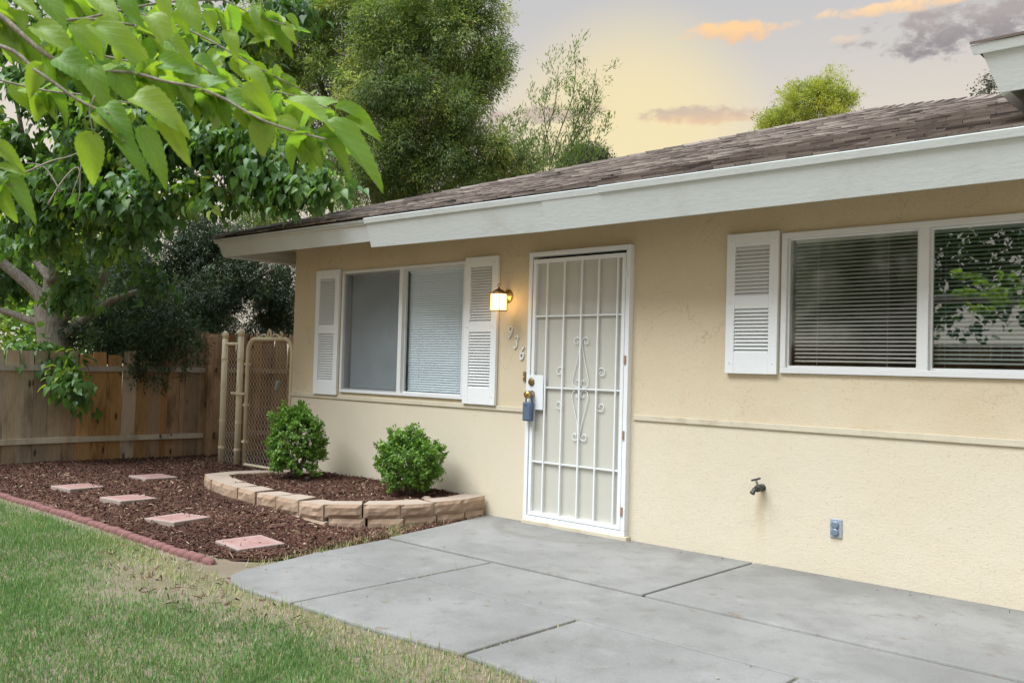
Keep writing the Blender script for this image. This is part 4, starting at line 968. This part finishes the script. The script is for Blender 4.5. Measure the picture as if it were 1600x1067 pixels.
# ================================================================== VEGETATION
def leaf_template(kind):
    if kind == 'heart':
        v = [(0, 0, 0), (.30, -.06, .09), (.46, .20, .12), (.27, .60, .02), (0, 1.0, -.26), (-.27, .60, .02), (-.46, .20, .12), (-.30, -.06, .09), (0, .45, -.03)]
        f = [(0, 1, 8), (1, 2, 8), (2, 3, 8), (3, 4, 8), (4, 5, 8), (5, 6, 8), (6, 7, 8), (7, 0, 8)]
    elif kind == 'lance': v = [(0, 0, 0), (.5, .45, .06), (0, 1, -.05), (-.5, .45, .06)]; f = [(0, 1, 2), (0, 2, 3)]
    else: v = [(0, 0, 0), (.5, .4, .08), (.25, .9, .0), (-.25, .9, .0), (-.5, .4, .08)]; f = [(0, 1, 2), (0, 2, 3), (0, 3, 4)]
    return v, f
def leaves_mesh(name, P, fwd, nrm, L, W, kind, material, r):
    tvv, tff = leaf_template(kind); M = frames(fwd, nrm)*np.stack([W, L, L], 1)[:, None, :]
    V, F = scatter(tvv, tff, M, P); return np_mesh(name, V, F, material, np.repeat(r, len(tvv)))
def clump_points(cl, seed_density, sub, inner=.55, subr=.30):
    """cl: list of (u,v,ru,rv,t[,dens]) balls -> twig origins and outward directions, gathered in smaller tufts"""
    P, O, S = [], [], []
    for c in cl:
        u, v, ru, rv, t = c[:5]; dn = c[5] if len(c) > 5 else 1.0
        rx, rz_ = ru*t/FPX, rv*t/FPX; ry = (rx+rz_)/2; ctr = at(u, v, t)
        n = max(4, int(seed_density*rx*rz_*dn)); ns = max(4, int(sub*rx*rz_*dn)+3)
        d = runit(ns); k = rng.uniform(inner, 1.0, ns)**.6; off = d*k[:, None]
        C = ctr+CR*(off[:, :1]*rx)+np.array([0, 0, 1.])*(off[:, 2:3]*rz_)+CF*(off[:, 1:2]*ry)
        i = rng.integers(0, ns, n); e = runit(n); rad = subr*min(rx, rz_)*rng.uniform(.55, 1.3, ns)[i]
        P.append(C[i]+e*(rad*rng.random(n)**.45)[:, None]); O.append(e*.8+d[i]*.5); S.append(rng.normal(0, .17, ns)[i])
    return np.concatenate(P), np.concatenate(O), np.concatenate(S)
def sprigs(P, O, nl, length, L, W, droop, kind, material, name, bright=.5, spread=.9, var=.22, tuft=0.0):
    n = len(P); base = np.repeat(P, nl, 0); D_ = O*.8+runit(n)*.8+np.array([0, 0, -droop]); D_ /= np.linalg.norm(D_, axis=1, keepdims=True)
    s = rng.random((n*nl, 1)); Dn = np.repeat(D_, nl, 0); pos = base+Dn*s*length+rng.normal(0, length*.12, (n*nl, 3))
    fwd = Dn*.7+runit(n*nl)*spread+np.array([0, 0, -droop*.7]); nrm = runit(n*nl)*.7+np.array([0, 0, 1.0])+np.repeat(O, nl, 0)*.5
    shade = np.repeat(rng.normal(0, var, n)*.6+tuft, nl); r = np.clip(bright+shade+rng.normal(0, .14, n*nl), 0, 1)
    sz = rng.uniform(.7, 1.25, n*nl)
    return leaves_mesh(name, pos, fwd, nrm, L*sz, W*sz, kind, material, r), (pos, fwd, nrm, L*sz, W*sz, r)
def limb(b, pts, r0, r1, n=9):
    k = len(pts); P = [Vector(p) for p in pts]; Q = []
    for i in range(k-1):
        p0, p1, p2, p3 = P[max(i-1, 0)], P[i], P[i+1], P[min(i+2, k-1)]
        for j in range(4):
            t = j/4; Q.append(.5*((2*p1)+(p2-p0)*t+(2*p0-5*p1+4*p2-p3)*t*t+(3*p1-p0-3*p2+p3)*t**3))
    Q.append(P[-1]); b.tube(Q, [r0+(r1-r0)*i/(len(Q)-1) for i in range(len(Q))], n); return b

# ---- mulberry behind the fence
T = 10.7
def im(pts, t=T): return [at(u, v, t+(d[0] if d else 0)) for (u, v, *d) in pts]
base = at(95, 600, T); base[2] = -.05
mul = thing('mulberry_tree', tuple(base), 'broad leaved mulberry tree with forked grey trunk behind the board fence', 'tree')
b = MB(); limb(b, [tuple(base), at(92, 620, T), at(86, 545, T), at(78, 490, T), at(76, 470, T)], .21, .15, 12)
trunk = b.build('trunk', BARK, mul, smooth=True)
limbs = [([(78, 500), (62, 462), (30, 432), (-15, 395), (-60, 350)], .085, .045), ([(78, 495), (80, 440), (80, 390), (72, 330), (85, 250), (110, 170)], .10, .03), ([(84, 508), (112, 486), (140, 470), (158, 438), (172, 405), (200, 350), (240, 300)], .080, .025), ([(92, 530), (118, 510), (140, 492), (175, 470), (215, 455)], .070, .03), ([(74, 505), (45, 500), (20, 490), (-20, 480)], .055, .03), ([(80, 440, -.1), (50, 400, .3), (30, 375, .5), (10, 350, .8)], .05, .03), ([(80, 400), (110, 330, -.6), (170, 270, -1.2), (260, 230, -1.8), (350, 240, -2.2), (440, 280, -2.4)], .05, .015), ([(76, 330), (40, 230, -.5), (20, 120, -.8)], .04, .015), ([(110, 330, -.6), (160, 180, -1.2), (260, 90, -1.6), (330, 50, -1.8)], .04, .012)]
for p, r0, r1 in limbs: limb(MB(), im(p), r0, r1).build('limb', BARK, mul, smooth=True)
twb = MB()
for p in ([(288, 264), (310, 275), (335, 288), (358, 300), (385, 307)], [(325, 262), (345, 285), (362, 302), (372, 330)], [(40, 270), (80, 252), (120, 240), (160, 205)], [(75, 320), (100, 280), (122, 262), (125, 295), (120, 325)], [(125, 235), (126, 265), (110, 310)], [(95, 300), (70, 262), (40, 255)]):
    limb(twb, [at(u, v, 8.3) for u, v in p], .010, .004, 5)
twb.build('bare_twigs', TWIG, mul, smooth=True)['kind'] = 'stuff'
mcl = [(30, 70, 60, 60, 9.6, .45), (120, 120, 90, 60, 9.2), (60, 215, 70, 55, 9.6, .55), (160, 230, 80, 60, 8.9), (240, 190, 80, 60, 8.8), (320, 205, 75, 55, 8.6), (400, 240, 65, 45, 8.4), (465, 270, 50, 34, 8.2, .9), (525, 280, 36, 22, 8.1, .8), (230, 295, 85, 32, 8.6), (325, 290, 60, 24, 8.4), (90, 320, 70, 45, 9.4, .6), (20, 340, 45, 40, 9.6, .45), (200, 50, 110, 60, 9.0), (310, 90, 90, 70, 9.0), (390, 170, 60, 50, 8.8, .7), (420, 30, 60, 40, 9.0, .6),
       (115, 430, 34, 26, 9.9, .9), (120, 455, 20, 18, 9.8, .9), (150, 300, 60, 40, 9.2), (60, 290, 60, 40, 9.5), (200, 350, 60, 26, 9.2, .8), (110, 370, 60, 26, 10.2, .7), (100, -90, 210, 90, 10.3, .45), (330, -100, 190, 80, 9.8, .45), (-160, 80, 120, 150, 10.3, .45), (-150, 330, 110, 120, 10.6, .45), (230, 425, 26, 16, 9.8, .7), (30, 545, 44, 24, 10.0, .9), (10, 430, 30, 40, 11.4, .6), (50, 400, 40, 30, 11.6, .5), (85, 560, 40, 16, 10.1, .9), (118, 585, 18, 16, 9.75, 1.4), (116, 612, 10, 18, 9.7, 1.6)]  # unseen clumps above and left of the view are added to shade trunk and fence
P, O, Sx = clump_points(mcl, 1150, 90, .2, .34)
me, dat = sprigs(P, O, 7, .28, .092, .078, .8, 'heart', MULB, 'crown', .50, .7, tuft=Sx)
pos, fwd, nrm, Ls, Ws, rr = dat
# the leaves that show largest are pieces of their own
dist = (pos-CAM)@CF; inview = ((pos-CAM)@CR/dist*FPX+800 > 0) & (533.5-(pos-CAM)@CU/dist*FPX > 0)
order = np.argsort(np.where(inview, dist, 99)); own = order[:220]; rest = np.ones(len(pos), bool); rest[own] = False
stuff(link('crown', leaves_mesh('crown', pos[rest], fwd[rest], nrm[rest], Ls[rest], Ws[rest], 'heart', MULB, rr[rest]), mul))
tvv, tff = leaf_template('heart'); lm = []
for v_ in (.25, .4, .5, .6, .75, .9):
    lme = np_mesh('leaf', tvv, tff, MULB, np.full(len(tvv), v_)); lm.append(lme)
MF = frames(fwd[own], nrm[own])
for i, k in enumerate(own):
    M4 = Matrix([[*(MF[i][r_]*[Ws[k], Ls[k], Ls[k]]), pos[k][r_]] for r_ in range(3)]+[[0, 0, 0, 1]]); link('leaf', lm[min(5, int(rr[k]*6))], mul, matrix=M4)

# ---- dense dark privet beside it
pb = at(330, 560, 12.4); pb[2] = -.05
prv = thing('privet_tree', tuple(pb), 'dense dark green fine leaved tree leaning over the fence by the gate', 'tree')
b = MB(); limb(b, [tuple(pb), at(330, 600, 12.4), at(325, 520, 12.4), at(300, 440, 12.4)], .12, .06); b.build('trunk', BARKD, prv, smooth=True)
for p in ([(325, 530), (350, 480), (395, 440), (430, 420)], [(320, 510), (280, 480), (230, 470), (200, 460)], [(300, 450), (280, 400), (250, 380)], [(310, 480), (360, 420), (400, 390)]): limb(MB(), im(p, 12.4), .05, .015, 6).build('limb', BARKD, prv, smooth=True)
pcl = [(240, 420, 75, 55, 12.6), (320, 410, 80, 55, 12.5), (400, 420, 70, 50, 12.6), (440, 460, 50, 50, 12.9), (200, 470, 60, 55, 12.3), (280, 480, 80, 55, 12.1), (360, 475, 80, 45, 12.3), (430, 500, 60, 40, 13.2), (230, 530, 70, 40, 11.8), (300, 530, 50, 30, 11.8), (215, 515, 65, 26, 10.75), (165, 510, 50, 26, 10.9), (260, 508, 48, 28, 10.7), (235, 548, 55, 14, 10.6, .9), (290, 525, 22, 20, 10.6), (175, 520, 40, 40, 12.0), (240, 470, 90, 38, 11.2), (254, 575, 11, 10, 10.55, 1.5), (222, 572, 12, 9, 10.6, 1.5), (284, 553, 10, 12, 10.55, 1.3), (190, 553, 30, 9, 10.7, 1.2), (150, 545, 22, 9, 10.8), (330, 370, 90, 40, 12.8, .8), (160, 400, 60, 50, 12.9, .6)]
P, O, Sx = clump_points(pcl, 2600, 70, .1, .34)
me, _ = sprigs(P, O, 14, .22, .050, .015, .5, 'lance', DARKL, 'crown', .45, .7, tuft=Sx); stuff(link('crown', me, prv))

# ---- tall olive behind the house corner
ob_ = at(620, 420, 15.5); ob_[2] = -.05
olv = thing('olive_tree', tuple(ob_), 'tall grey green olive tree rising behind the roof corner', 'tree')
b = MB(); limb(b, [tuple(ob_), at(620, 500, 15.5), at(610, 380, 15.5), at(590, 300, 15.5)], .24, .15, 10); b.build('trunk', BARKD, olv, smooth=True)
for p in ([(600, 330), (540, 220), (500, 130), (470, 40)], [(595, 310), (620, 210), (640, 100), (650, 0)], [(600, 330), (680, 240), (730, 150), (750, 60)], [(610, 360), (690, 300), (750, 260), (790, 240)], [(560, 280), (470, 230), (430, 150)]): limb(MB(), im(p, 15.5), .10, .02, 7).build('limb', BARKD, olv, smooth=True)
ocl = [(470, 40, 90, 60, 15.5), (560, 20, 90, 50, 15), (640, 50, 80, 70, 14.8), (720, 60, 62, 70, 15.2), (745, 130, 48, 55, 15.4), (500, 130, 90, 60, 15.6, .8), (590, 130, 80, 60, 14.8), (670, 150, 75, 60, 14.8), (540, 210, 90, 50, 15.4, .65), (640, 220, 90, 55, 14.8), (720, 225, 70, 50, 15.0), (580, 290, 110, 40, 15.0, .8), (680, 285, 90, 35, 15.0), (770, 265, 60, 30, 15.2, .9), (820, 262, 45, 25, 15.4, .8), (460, 210, 50, 70, 16, .6), (470, 290, 60, 30, 15.6, .7), (430, 110, 50, 60, 16, .6), (400, 330, 60, 40, 16, .7), (730, 0, 50, 40, 15.2), (600, -20, 160, 40, 15.2)]
P, O, Sx = clump_points(ocl, 2000, 34, .1, .31)
me, _ = sprigs(P, O, 18, .34, .068, .016, .25, 'lance', OLIVE, 'crown', .50, .5, .26, tuft=Sx*1.2); stuff(link('crown', me, olv))
# loose spray of the young olive to its right
o2b = at(850, 420, 17.5); o2b[2] = -.05
ol2 = thing('young_olive_tree', tuple(o2b), 'thin wispy olive branches showing sky, right of the tall olive', 'tree')
b = MB(); limb(b, [tuple(o2b), at(850, 400, 17.5), at(855, 290, 17.5)], .10, .05, 8); b.build('trunk', BARKD, ol2, smooth=True)
sprays = []
for p in ([(850, 300), (870, 220), (895, 150), (900, 92)], [(855, 290), (890, 230), (920, 170), (932, 108)], [(850, 300), (850, 230), (868, 160), (872, 108)], [(855, 290), (900, 260), (925, 230), (938, 205)], [(850, 300), (820, 230), (800, 200)], [(855, 280), (900, 215), (938, 160)], [(850, 300), (880, 270), (915, 250)], [(840, 300), (800, 260), (780, 215)], [(850, 300), (885, 285), (930, 262)], [(845, 300), (825, 270), (815, 235)], [(855, 290), (880, 245), (900, 195), (922, 140)], [(850, 300), (860, 250), (850, 180), (855, 150)]):
    q = im(p, 17.5+random.uniform(-.5, .5)); limb(MB(), q, .016, .005, 5).build('limb', BARKD, ol2, smooth=True)
    q = np.array(q)
    for s in np.linspace(.15, 1.0, 16):
        k = s*(len(q)-1); i = min(int(k), len(q)-2); sprays.append(q[i]+(q[i+1]-q[i])*(k-i)+rng.normal(0, .09, 3))
P = np.array(sprays); O = runit(len(P))*.6+np.array([.2, .2, .7])
me, _ = sprigs(P, O, 34, .42, .085, .020, -.3, 'lance', OLIVE, 'crown', .22, .45, .2); stuff(link('crown', me, ol2))

# ---- pine crown beyond the roof, far trees
def far_tree(name, cl, u, v, t, label, dens, material, L, W, kind='lance', bright=.5, nl=14, tr=.2, group=None):
    b0 = at(u, v, t); top_ = b0.copy(); b0[2] = -.06
    o = thing(name, tuple(b0), label, 'tree', group); b = MB(); limb(b, [tuple(b0), tuple((b0+top_)/2+[.1, 0, 0]), tuple(top_)], tr, tr*.5, 8); b.build('trunk', BARKD, o, smooth=True)
    P, O, Sx = clump_points(cl, dens, 26, .15, .42); me, _ = sprigs(P, O, nl, L*4, L, W, -.2, kind, material, 'crown', bright, .7, tuft=Sx); stuff(link('crown', me, o)); return o
far_tree('pine_tree', [(1275, 158, 42, 24, 26), (1225, 178, 36, 22, 26), (1300, 150, 36, 26, 26), (1325, 168, 26, 18, 26), (1250, 150, 30, 18, 26), (1200, 188, 26, 18, 26), (1280, 190, 70, 16, 26), (1195, 205, 20, 14, 26, .6)], 1265, 190, 26, 'rounded yellow green pine crown showing above the roof ridge', 1300, PINE, .075, .022, tr=.25, bright=.62)
far_tree('round_tree', [(920, 250, 30, 17, 60), (902, 258, 22, 13, 60), (938, 254, 18, 15, 60)], 918, 255, 60, 'dark rounded far tree low behind the wispy olive', 330, FARL, .16, .10, 'heart', tr=.4)
far_tree('thin_tree', [(1546, 128, 8, 9, 40), (1540, 143, 6, 7, 40), (1556, 138, 6, 7, 40), (1530, 150, 14, 5, 40)], 1545, 135, 40, 'small dark tree silhouette beside the taller roof corner', 420, FARL, .12, .07, 'heart', tr=.10, nl=6)

far_tree('hedge_tree', [(0, 420, 70, 55, 17), (70, 390, 60, 45, 17), (140, 400, 60, 50, 17), (40, 490, 70, 50, 16.5), (130, 490, 60, 50, 16.5), (-40, 480, 50, 60, 17), (90, 560, 110, 40, 16), (180, 450, 50, 60, 17), (10, 330, 60, 30, 17.5, .6)], 70, 480, 17, 'yellow green leafy tree glimpsed between the forked mulberry limbs', 420, MULB, .12, .085, 'oval', .80, 6)

# ---- boxwood shrubs
def shrub(u, v, w_px, h_px, label, zb, tap=.1, nsp=980):
    b0 = onz(u, v, zb); t = (b0-CAM)@CF; rx = w_px/2*t/FPX; hh = h_px*t/FPX
    o = thing('boxwood_shrub', tuple(b0), label, 'shrub', 'boxwood shrubs in the raised bed')
    b = MB()
    for i in range(7):
        a = i*.9+random.random(); limb(b, [tuple(b0+[0, 0, -.02]), tuple(b0+[math.cos(a)*rx*.35, math.sin(a)*rx*.35, hh*.35]), tuple(b0+[math.cos(a)*rx*.7, math.sin(a)*rx*.7, hh*.72])], .011, .004, 5)
    b.build('stems', BARKD, o)
    n = nsp; d = runit(n); d[:, 2] = np.where(d[:, 2] < -.75, -d[:, 2], d[:, 2]); k = rng.uniform(.45, 1.0, n)**.5
    lump = 1+.20*np.sin(d[:, 0]*5.1+u)*np.cos(d[:, 2]*4.3+u)+.13*np.sin(d[:, 1]*9+d[:, 2]*7+d[:, 0]*6)+.10*rng.random(n)**3
    sh = np.stack([rx*(.84+tap*d[:, 2]), rx*.9*(.84+tap*d[:, 2]), np.full(n, hh*.50)], 1)
    P = b0+np.array([0, 0, hh*.49])+d*sh*(k*lump)[:, None]
    O = d*.8+np.array([0, 0, .6])
    nl = 13; Dn = np.repeat(O/np.linalg.norm(O, axis=1, keepdims=True), nl, 0); s = rng.random((n*nl, 1)); pos = np.repeat(P, nl, 0)+Dn*s*.06+rng.normal(0, .007, (n*nl, 3))
    fw = Dn*.6+runit(n*nl)*.9; nr = runit(n*nl)*.6+Dn
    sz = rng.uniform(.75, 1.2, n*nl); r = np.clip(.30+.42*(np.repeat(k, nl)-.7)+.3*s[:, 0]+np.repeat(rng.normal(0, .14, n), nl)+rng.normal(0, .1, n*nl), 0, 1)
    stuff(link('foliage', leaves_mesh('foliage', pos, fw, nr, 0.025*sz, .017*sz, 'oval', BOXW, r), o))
shrub(462, 750, 98, 108, 'taller bushy green boxwood shrub in front of the gate', .15)
shrub(640, 776, 108, 94, 'lower rounded boxwood shrub beneath the wall between window and door', .15, .26, 860)
o = MB().lathe([(.010, 0), (.012, .05), (.022, .055), (.022, .07), (.004, .075)], (0, 0, 0), (0, 0, 1), 10).build('sprinkler_head', IRON, None); p = onz(480, 756, .15); o.location = p; o.location[2] = .14; tag(o, 'small black sprinkler riser at the foot of the taller shrub', 'sprinkler')
o = MB().lathe([(.035, -.02), (.05, .0), (.045, .02), (.02, .035)], (0, 0, 0), (0, 0, 1), 9).build('stone', BLOCK, None, smooth=True); p = onz(667, 783, .15); o.location = p; o.location[2] = .155; tag(o, 'small rounded stone on the bed mulch beside the lower shrub', 'stone')

# ---- near mulberry reaching in from the left (its trunk stands outside the frame)
nb = np.array([.35, -6.35, -.05])
near = thing('near_mulberry_tree', tuple(nb), 'mulberry bough with large bright green leaves hanging close overhead', 'tree')
limb(MB(), [tuple(nb), (.32, -6.3, .8), (.38, -6.25, 1.5), (.5, -6.15, 1.9)], .13, .09, 12).build('trunk', BARK, near, smooth=True)
e0 = at(-60, -10, 1.95)
limb(MB(), [(.5, -6.15, 1.9), (1.1, -5.75, 2.15), (1.8, -5.3, 2.12), tuple(e0)], .08, .016).build('limb', BARK, near, smooth=True)
stems = [([(-60, -10), (0, 25), (35, 55), (62, 78), (95, 98), (140, 112)], 1.95, .010, .007), ([(140, 112), (180, 112), (212, 115), (260, 128), (300, 135), (345, 152), (385, 175), (420, 192), (470, 208), (510, 218)], 1.95, .006, .003), ([(52, 108), (85, 130), (120, 155), (150, 170), (170, 178)], 1.85, .005, .003), ([(-40, 60), (20, 80), (52, 108)], 1.9, .007, .005), ([(210, 40), (260, 70), (300, 95), (340, 120)], 2.2, .005, .003), ([(60, 40), (130, 30), (210, 40)], 2.15, .006, .005), ([(345, 130), (400, 140), (460, 150), (520, 172)], 2.3, .004, .002), ([(-30, 270), (5, 285), (20, 290)], 1.8, .004, .003), ([(-30, 225), (0, 232)], 1.8, .004, .003), ([(-60, -10), (-60, 150), (-40, 215), (-30, 270)], 1.85, .006, .003), ([(350, 0), (400, 25), (450, 40)], 2.6, .004, .002), ([(130, 30), (250, 5), (350, 0)], 2.35, .005, .004), ([(148, 150), (140, 175), (146, 210)], 1.85, .003, .002), ([(150, 170), (180, 210), (195, 222)], 1.85, .003, .002)]
for p, t, r0, r1 in stems: limb(MB(), [at(u, v, t) for u, v in p], r0*.65, r1*.7, 7).build('stem', TWIG, near, smooth=True)
def big_leaf(seed):
    rs = random.Random(seed); prof = []; K = 20; curl = rs.uniform(-.10, -.38); fold = rs.uniform(.15, .42)
    for i in range(K+1):
        y = -.10+1.10*i/K
        if y < .02: w = .50*math.sqrt(max(0, (y+.10)/.12))*.78
        else: w = .50*max(0, 1-(y-.22)/.79)**.72*(1+.18*math.sin((y-.22)/.78*math.pi)) if y > .22 else .39+.11*math.sin((y-.02)/.20*math.pi/2)
        ser = (.026 if i % 2 else -.012)*(1 if y < .8 else .4)
        prof.append((max(0.0, w+ser if 0 < i < K else .0), y))
    b = MB(); rows = []; uv = []
    for (w, y) in prof:
        rws = []
        for j in range(5):
            s_ = -1+j/2; x = s_*w; z = abs(s_)*w*fold+curl*max(0, y)**2*1.1+.02*math.sin(9*y+3*s_+seed)
            yy = y if not (y < 0 and j == 2) else 0.0
            b.v.append((x, yy, z)); uv.append((.5+x*.9, .1+y*.85)); rws.append(len(b.v)-1)
        rows.append(rws)
    for a_, c_ in zip(rows[:-1], rows[1:]):
        for j in range(4): b.f.append((a_[j], a_[j+1], c_[j+1], c_[j]))
    me = bpy.data.meshes.new('leaf'); me.from_pydata(b.v, [], b.f); ul = me.uv_layers.new(name='UVMap')
    for lp in me.loops: ul.data[lp.index].uv = uv[lp.vertex_index]
    me.shade_smooth(); me.materials.append(BIGLEAF); return me
BL = [big_leaf(i) for i in range(7)]
def put_leaf(p0, p1, wid, nh):
    p0 = Vector(p0); d = Vector(p1)-p0; L = d.length; f = d.normalized(); s = f.cross(Vector(nh)).normalized(); nn = s.cross(f)
    M4 = Matrix(((s.x*wid, f.x*L, nn.x*L, p0.x), (s.y*wid, f.y*L, nn.y*L, p0.y), (s.z*wid, f.z*L, nn.z*L, p0.z), (0, 0, 0, 1))); link('leaf', random.choice(BL), near, matrix=M4)
LV = [(135, 212, 150, 287, 46, 1.85), (182, 216, 236, 279, 30, 1.85), (222, 205, 265, 292, 42, 1.85), (255, 190, 298, 258, 34, 1.9), (150, 183, 216, 222, 44, 1.85), (213, 157, 294, 190, 50, 1.88), (95, 92, 142, 118, 48, 1.9), (64, 103, 42, 152, 36, 1.9), (140, 108, 168, 168, 38, 1.9), (60, 45, 118, 78, 42, 1.95), (150, 45, 240, 102, 58, 1.95), (232, 30, 276, 78, 40, 2.1), (250, 98, 308, 112, 36, 2.0), (305, 95, 350, 112, 34, 2.1), (380, 112, 428, 138, 36, 2.2), (392, 132, 424, 190, 44, 2.0), (410, 190, 409, 243, 40, 2.0), (440, 188, 482, 243, 34, 2.0), (450, 163, 528, 195, 42, 2.0), (530, 170, 600, 196, 28, 2.1), (548, 184, 594, 216, 22, 2.1), (515, 198, 606, 286, 44, 2.0), (500, 208, 552, 272, 34, 2.0), (470, 205, 505, 262, 30, 2.0),
      (-10, 228, 40, 260, 26, 1.8), (5, 282, 60, 330, 34, 1.8), (0, 295, 22, 348, 30, 1.8), (12, 283, -20, 330, 34, 1.8), (0, 262, 38, 270, 14, 1.8), (300, 135, 352, 120, 36, 2.0), (325, 20, 335, 48, 26, 2.4), (355, 52, 372, 88, 28, 2.3), (250, -10, 266, 38, 28, 2.2), (12, -10, 62, 24, 36, 2.0), (62, -15, 104, 42, 40, 2.0), (145, -5, 184, 32, 40, 2.1), (196, -10, 218, 42, 36, 2.1), (290, 0, 312, 50, 34, 2.3), (225, 105, 268, 150, 42, 2.0), (180, 112, 215, 165, 46, 1.95), (120, 40, 160, 85, 44, 2.0), (265, 65, 300, 98, 34, 2.1), (330, 148, 362, 190, 36, 2.0), (350, 155, 410, 168, 34, 2.0), (0, 50, 30, 95, 34, 2.0), (-15, 0, 12, 46, 40, 2.0), (30, 20, 22, 68, 34, 2.0), (165, 170, 205, 205, 40, 1.86), (95, 55, 80, 100, 36, 2.0), (395, 20, 425, 50, 24, 2.6), (445, 38, 462, 68, 18, 2.6), (450, 25, 470, 45, 16, 2.6), (405, 10, 400, 45, 22, 2.6), (200, 75, 235, 130, 40, 2.05), (285, 110, 300, 165, 38, 2.0), (375, 170, 395, 205, 30, 2.0)]
for (u0, v0, u1, v1, wp, t) in LV:
    dt = random.uniform(-.03, .02); L = math.hypot(u1-u0, v1-v0)*t/FPX
    nh = -CF*random.uniform(.5, 1.0)+np.array([0, 0, 1.0])*random.uniform(.35, .9)+CR*random.uniform(-.5, .5)
    put_leaf(at(u0, v0, t), at(u1, v1, t+dt), wp*t/FPX*random.uniform(.85, 1.05), nh)
# filler leaves along the stems
back = [([(-20, 50), (60, 62), (150, 85), (260, 110), (350, 140), (440, 170)], 2.6, .006, .003), ([(-20, 120), (60, 140), (140, 150), (220, 165)], 2.5, .005, .003), ([(60, -20), (180, 10), (300, 50), (400, 105), (490, 150)], 2.7, .006, .003)]
for p, t, r0, r1 in back: limb(MB(), [at(u, v, t) for u, v in p], r0*.65, r1*.7, 6).build('stem', TWIG, near, smooth=True)
for p, t, r0, r1 in stems[:2]+stems[4:7]+stems[10:12]+back+back:
    q = np.array([at(u, v, t) for u, v in p])
    for i in range(len(q)-1):
        for rep in range(6):
            s = random.random(); o_ = q[i]+(q[i+1]-q[i])*s; L = random.uniform(.045, .085)
            dv = CR*random.uniform(-.5, .9)+np.array([0, 0, 1.0])*random.uniform(-1.0, .45)+CF*random.uniform(-.4, .8); dv /= np.linalg.norm(dv)
            put_leaf(o_+CF*random.uniform(.0, .15), o_+CF*.1+dv*L, L*random.uniform(.55, .8), -CF*.6+np.array([0, 0, 1.0])*random.uniform(.2, 1)+CR*random.uniform(-.6, .6))

# small dry leaf bits blown on the concrete
q = 70; lx_ = rng.uniform(-.2, 4.2, q); ly_ = np.where(rng.random(q) < .5, -np.abs(rng.normal(.02, .05, q))-.03, rng.uniform(-2.6, -.1, q)); lp = np.c_[lx_, ly_, np.full(q, Zp+.006)]
fw_ = runit(q); fw_[:, 2] *= .2; me = leaves_mesh('leaf_litter', lp, fw_, np.tile([0., 0, 1], (q, 1))+runit(q)*.3, rng.uniform(.008, .022, q), rng.uniform(.005, .012, q), 'oval', MULCH, rng.uniform(.55, 1, q))
tag(stuff(link('leaf_litter', me)), 'scattered tiny dry leaf bits on the concrete patio', 'leaf litter')

# ================================================================== ACROSS THE YARD (seen only as reflections in the panes)
BY = -14.0
fb = thing('far_yard_fence', (-1, BY, 0), 'orange brown board fence across the lawn, mirrored in the wide window', 'fence')
yb_ = -9.0; bm = MB().box((-.09, -.01, 0), (.09, .01, 2.0)).mesh('board'); bm.materials.append(WOOD_T)
while yb_ < 6: link('board', bm, fb, (yb_, BY+random.uniform(-.005, .005), -.05)); yb_ += .19
MB().box((-9.1, BY+.0115, .4), (6, BY+.05, .5)).build('rail', WOOD_T, fb); MB().box((-9.1, BY+.0115, 1.5), (6, BY+.05, 1.6)).build('rail', WOOD_T, fb)
def yard_tree(x, y, cl, label):
    o = thing('yard_tree', (x, y, -.05), label, 'tree', 'trees across the yard'); limb(MB(), [(x, y, -.05), (x+.1, y, 1.5), (x-.1, y+.1, 3.2), (x, y, 4.6)], .16, .06).build('trunk', BARKD, o, smooth=True)
    P, O = [], []
    for (dx, dy, z, r, n) in cl:
        d = runit(n); P.append(np.array([x+dx, y+dy, z])+d*r*(rng.random((n, 1))**.4)); O.append(d)
    me, _ = sprigs(np.concatenate(P), np.concatenate(O), 6, .4, .15, .10, .4, 'oval', MULB, 'crown', .35); stuff(link('crown', me, o))
yard_tree(-1.6, -12.6, [(0, 0, 3.6, 1.2, 260), (1.2, .2, 4.4, 1.1, 220), (-1.3, 0, 4.6, 1.2, 220), (0, 0, 5.6, 1.3, 260), (-.5, .1, 2.7, .9, 170), (.9, .1, 2.9, .8, 120), (-1.5, 0, 3.1, .8, 120)], 'leafy tree before the far fence, mirrored in the screened pane')
yard_tree(1.5, -12.2, [(0, 0, 3.9, 1.1, 230), (1.1, 0, 4.6, 1.1, 220), (-1.0, 0, 5.0, 1.1, 200), (.2, 0, 5.8, 1.2, 200), (.4, 0, 2.8, .9, 170), (-.9, 0, 3.1, .8, 120), (1.5, 0, 3.2, .8, 110)], 'leafy tree before the far fence, mirrored in the clear pane')
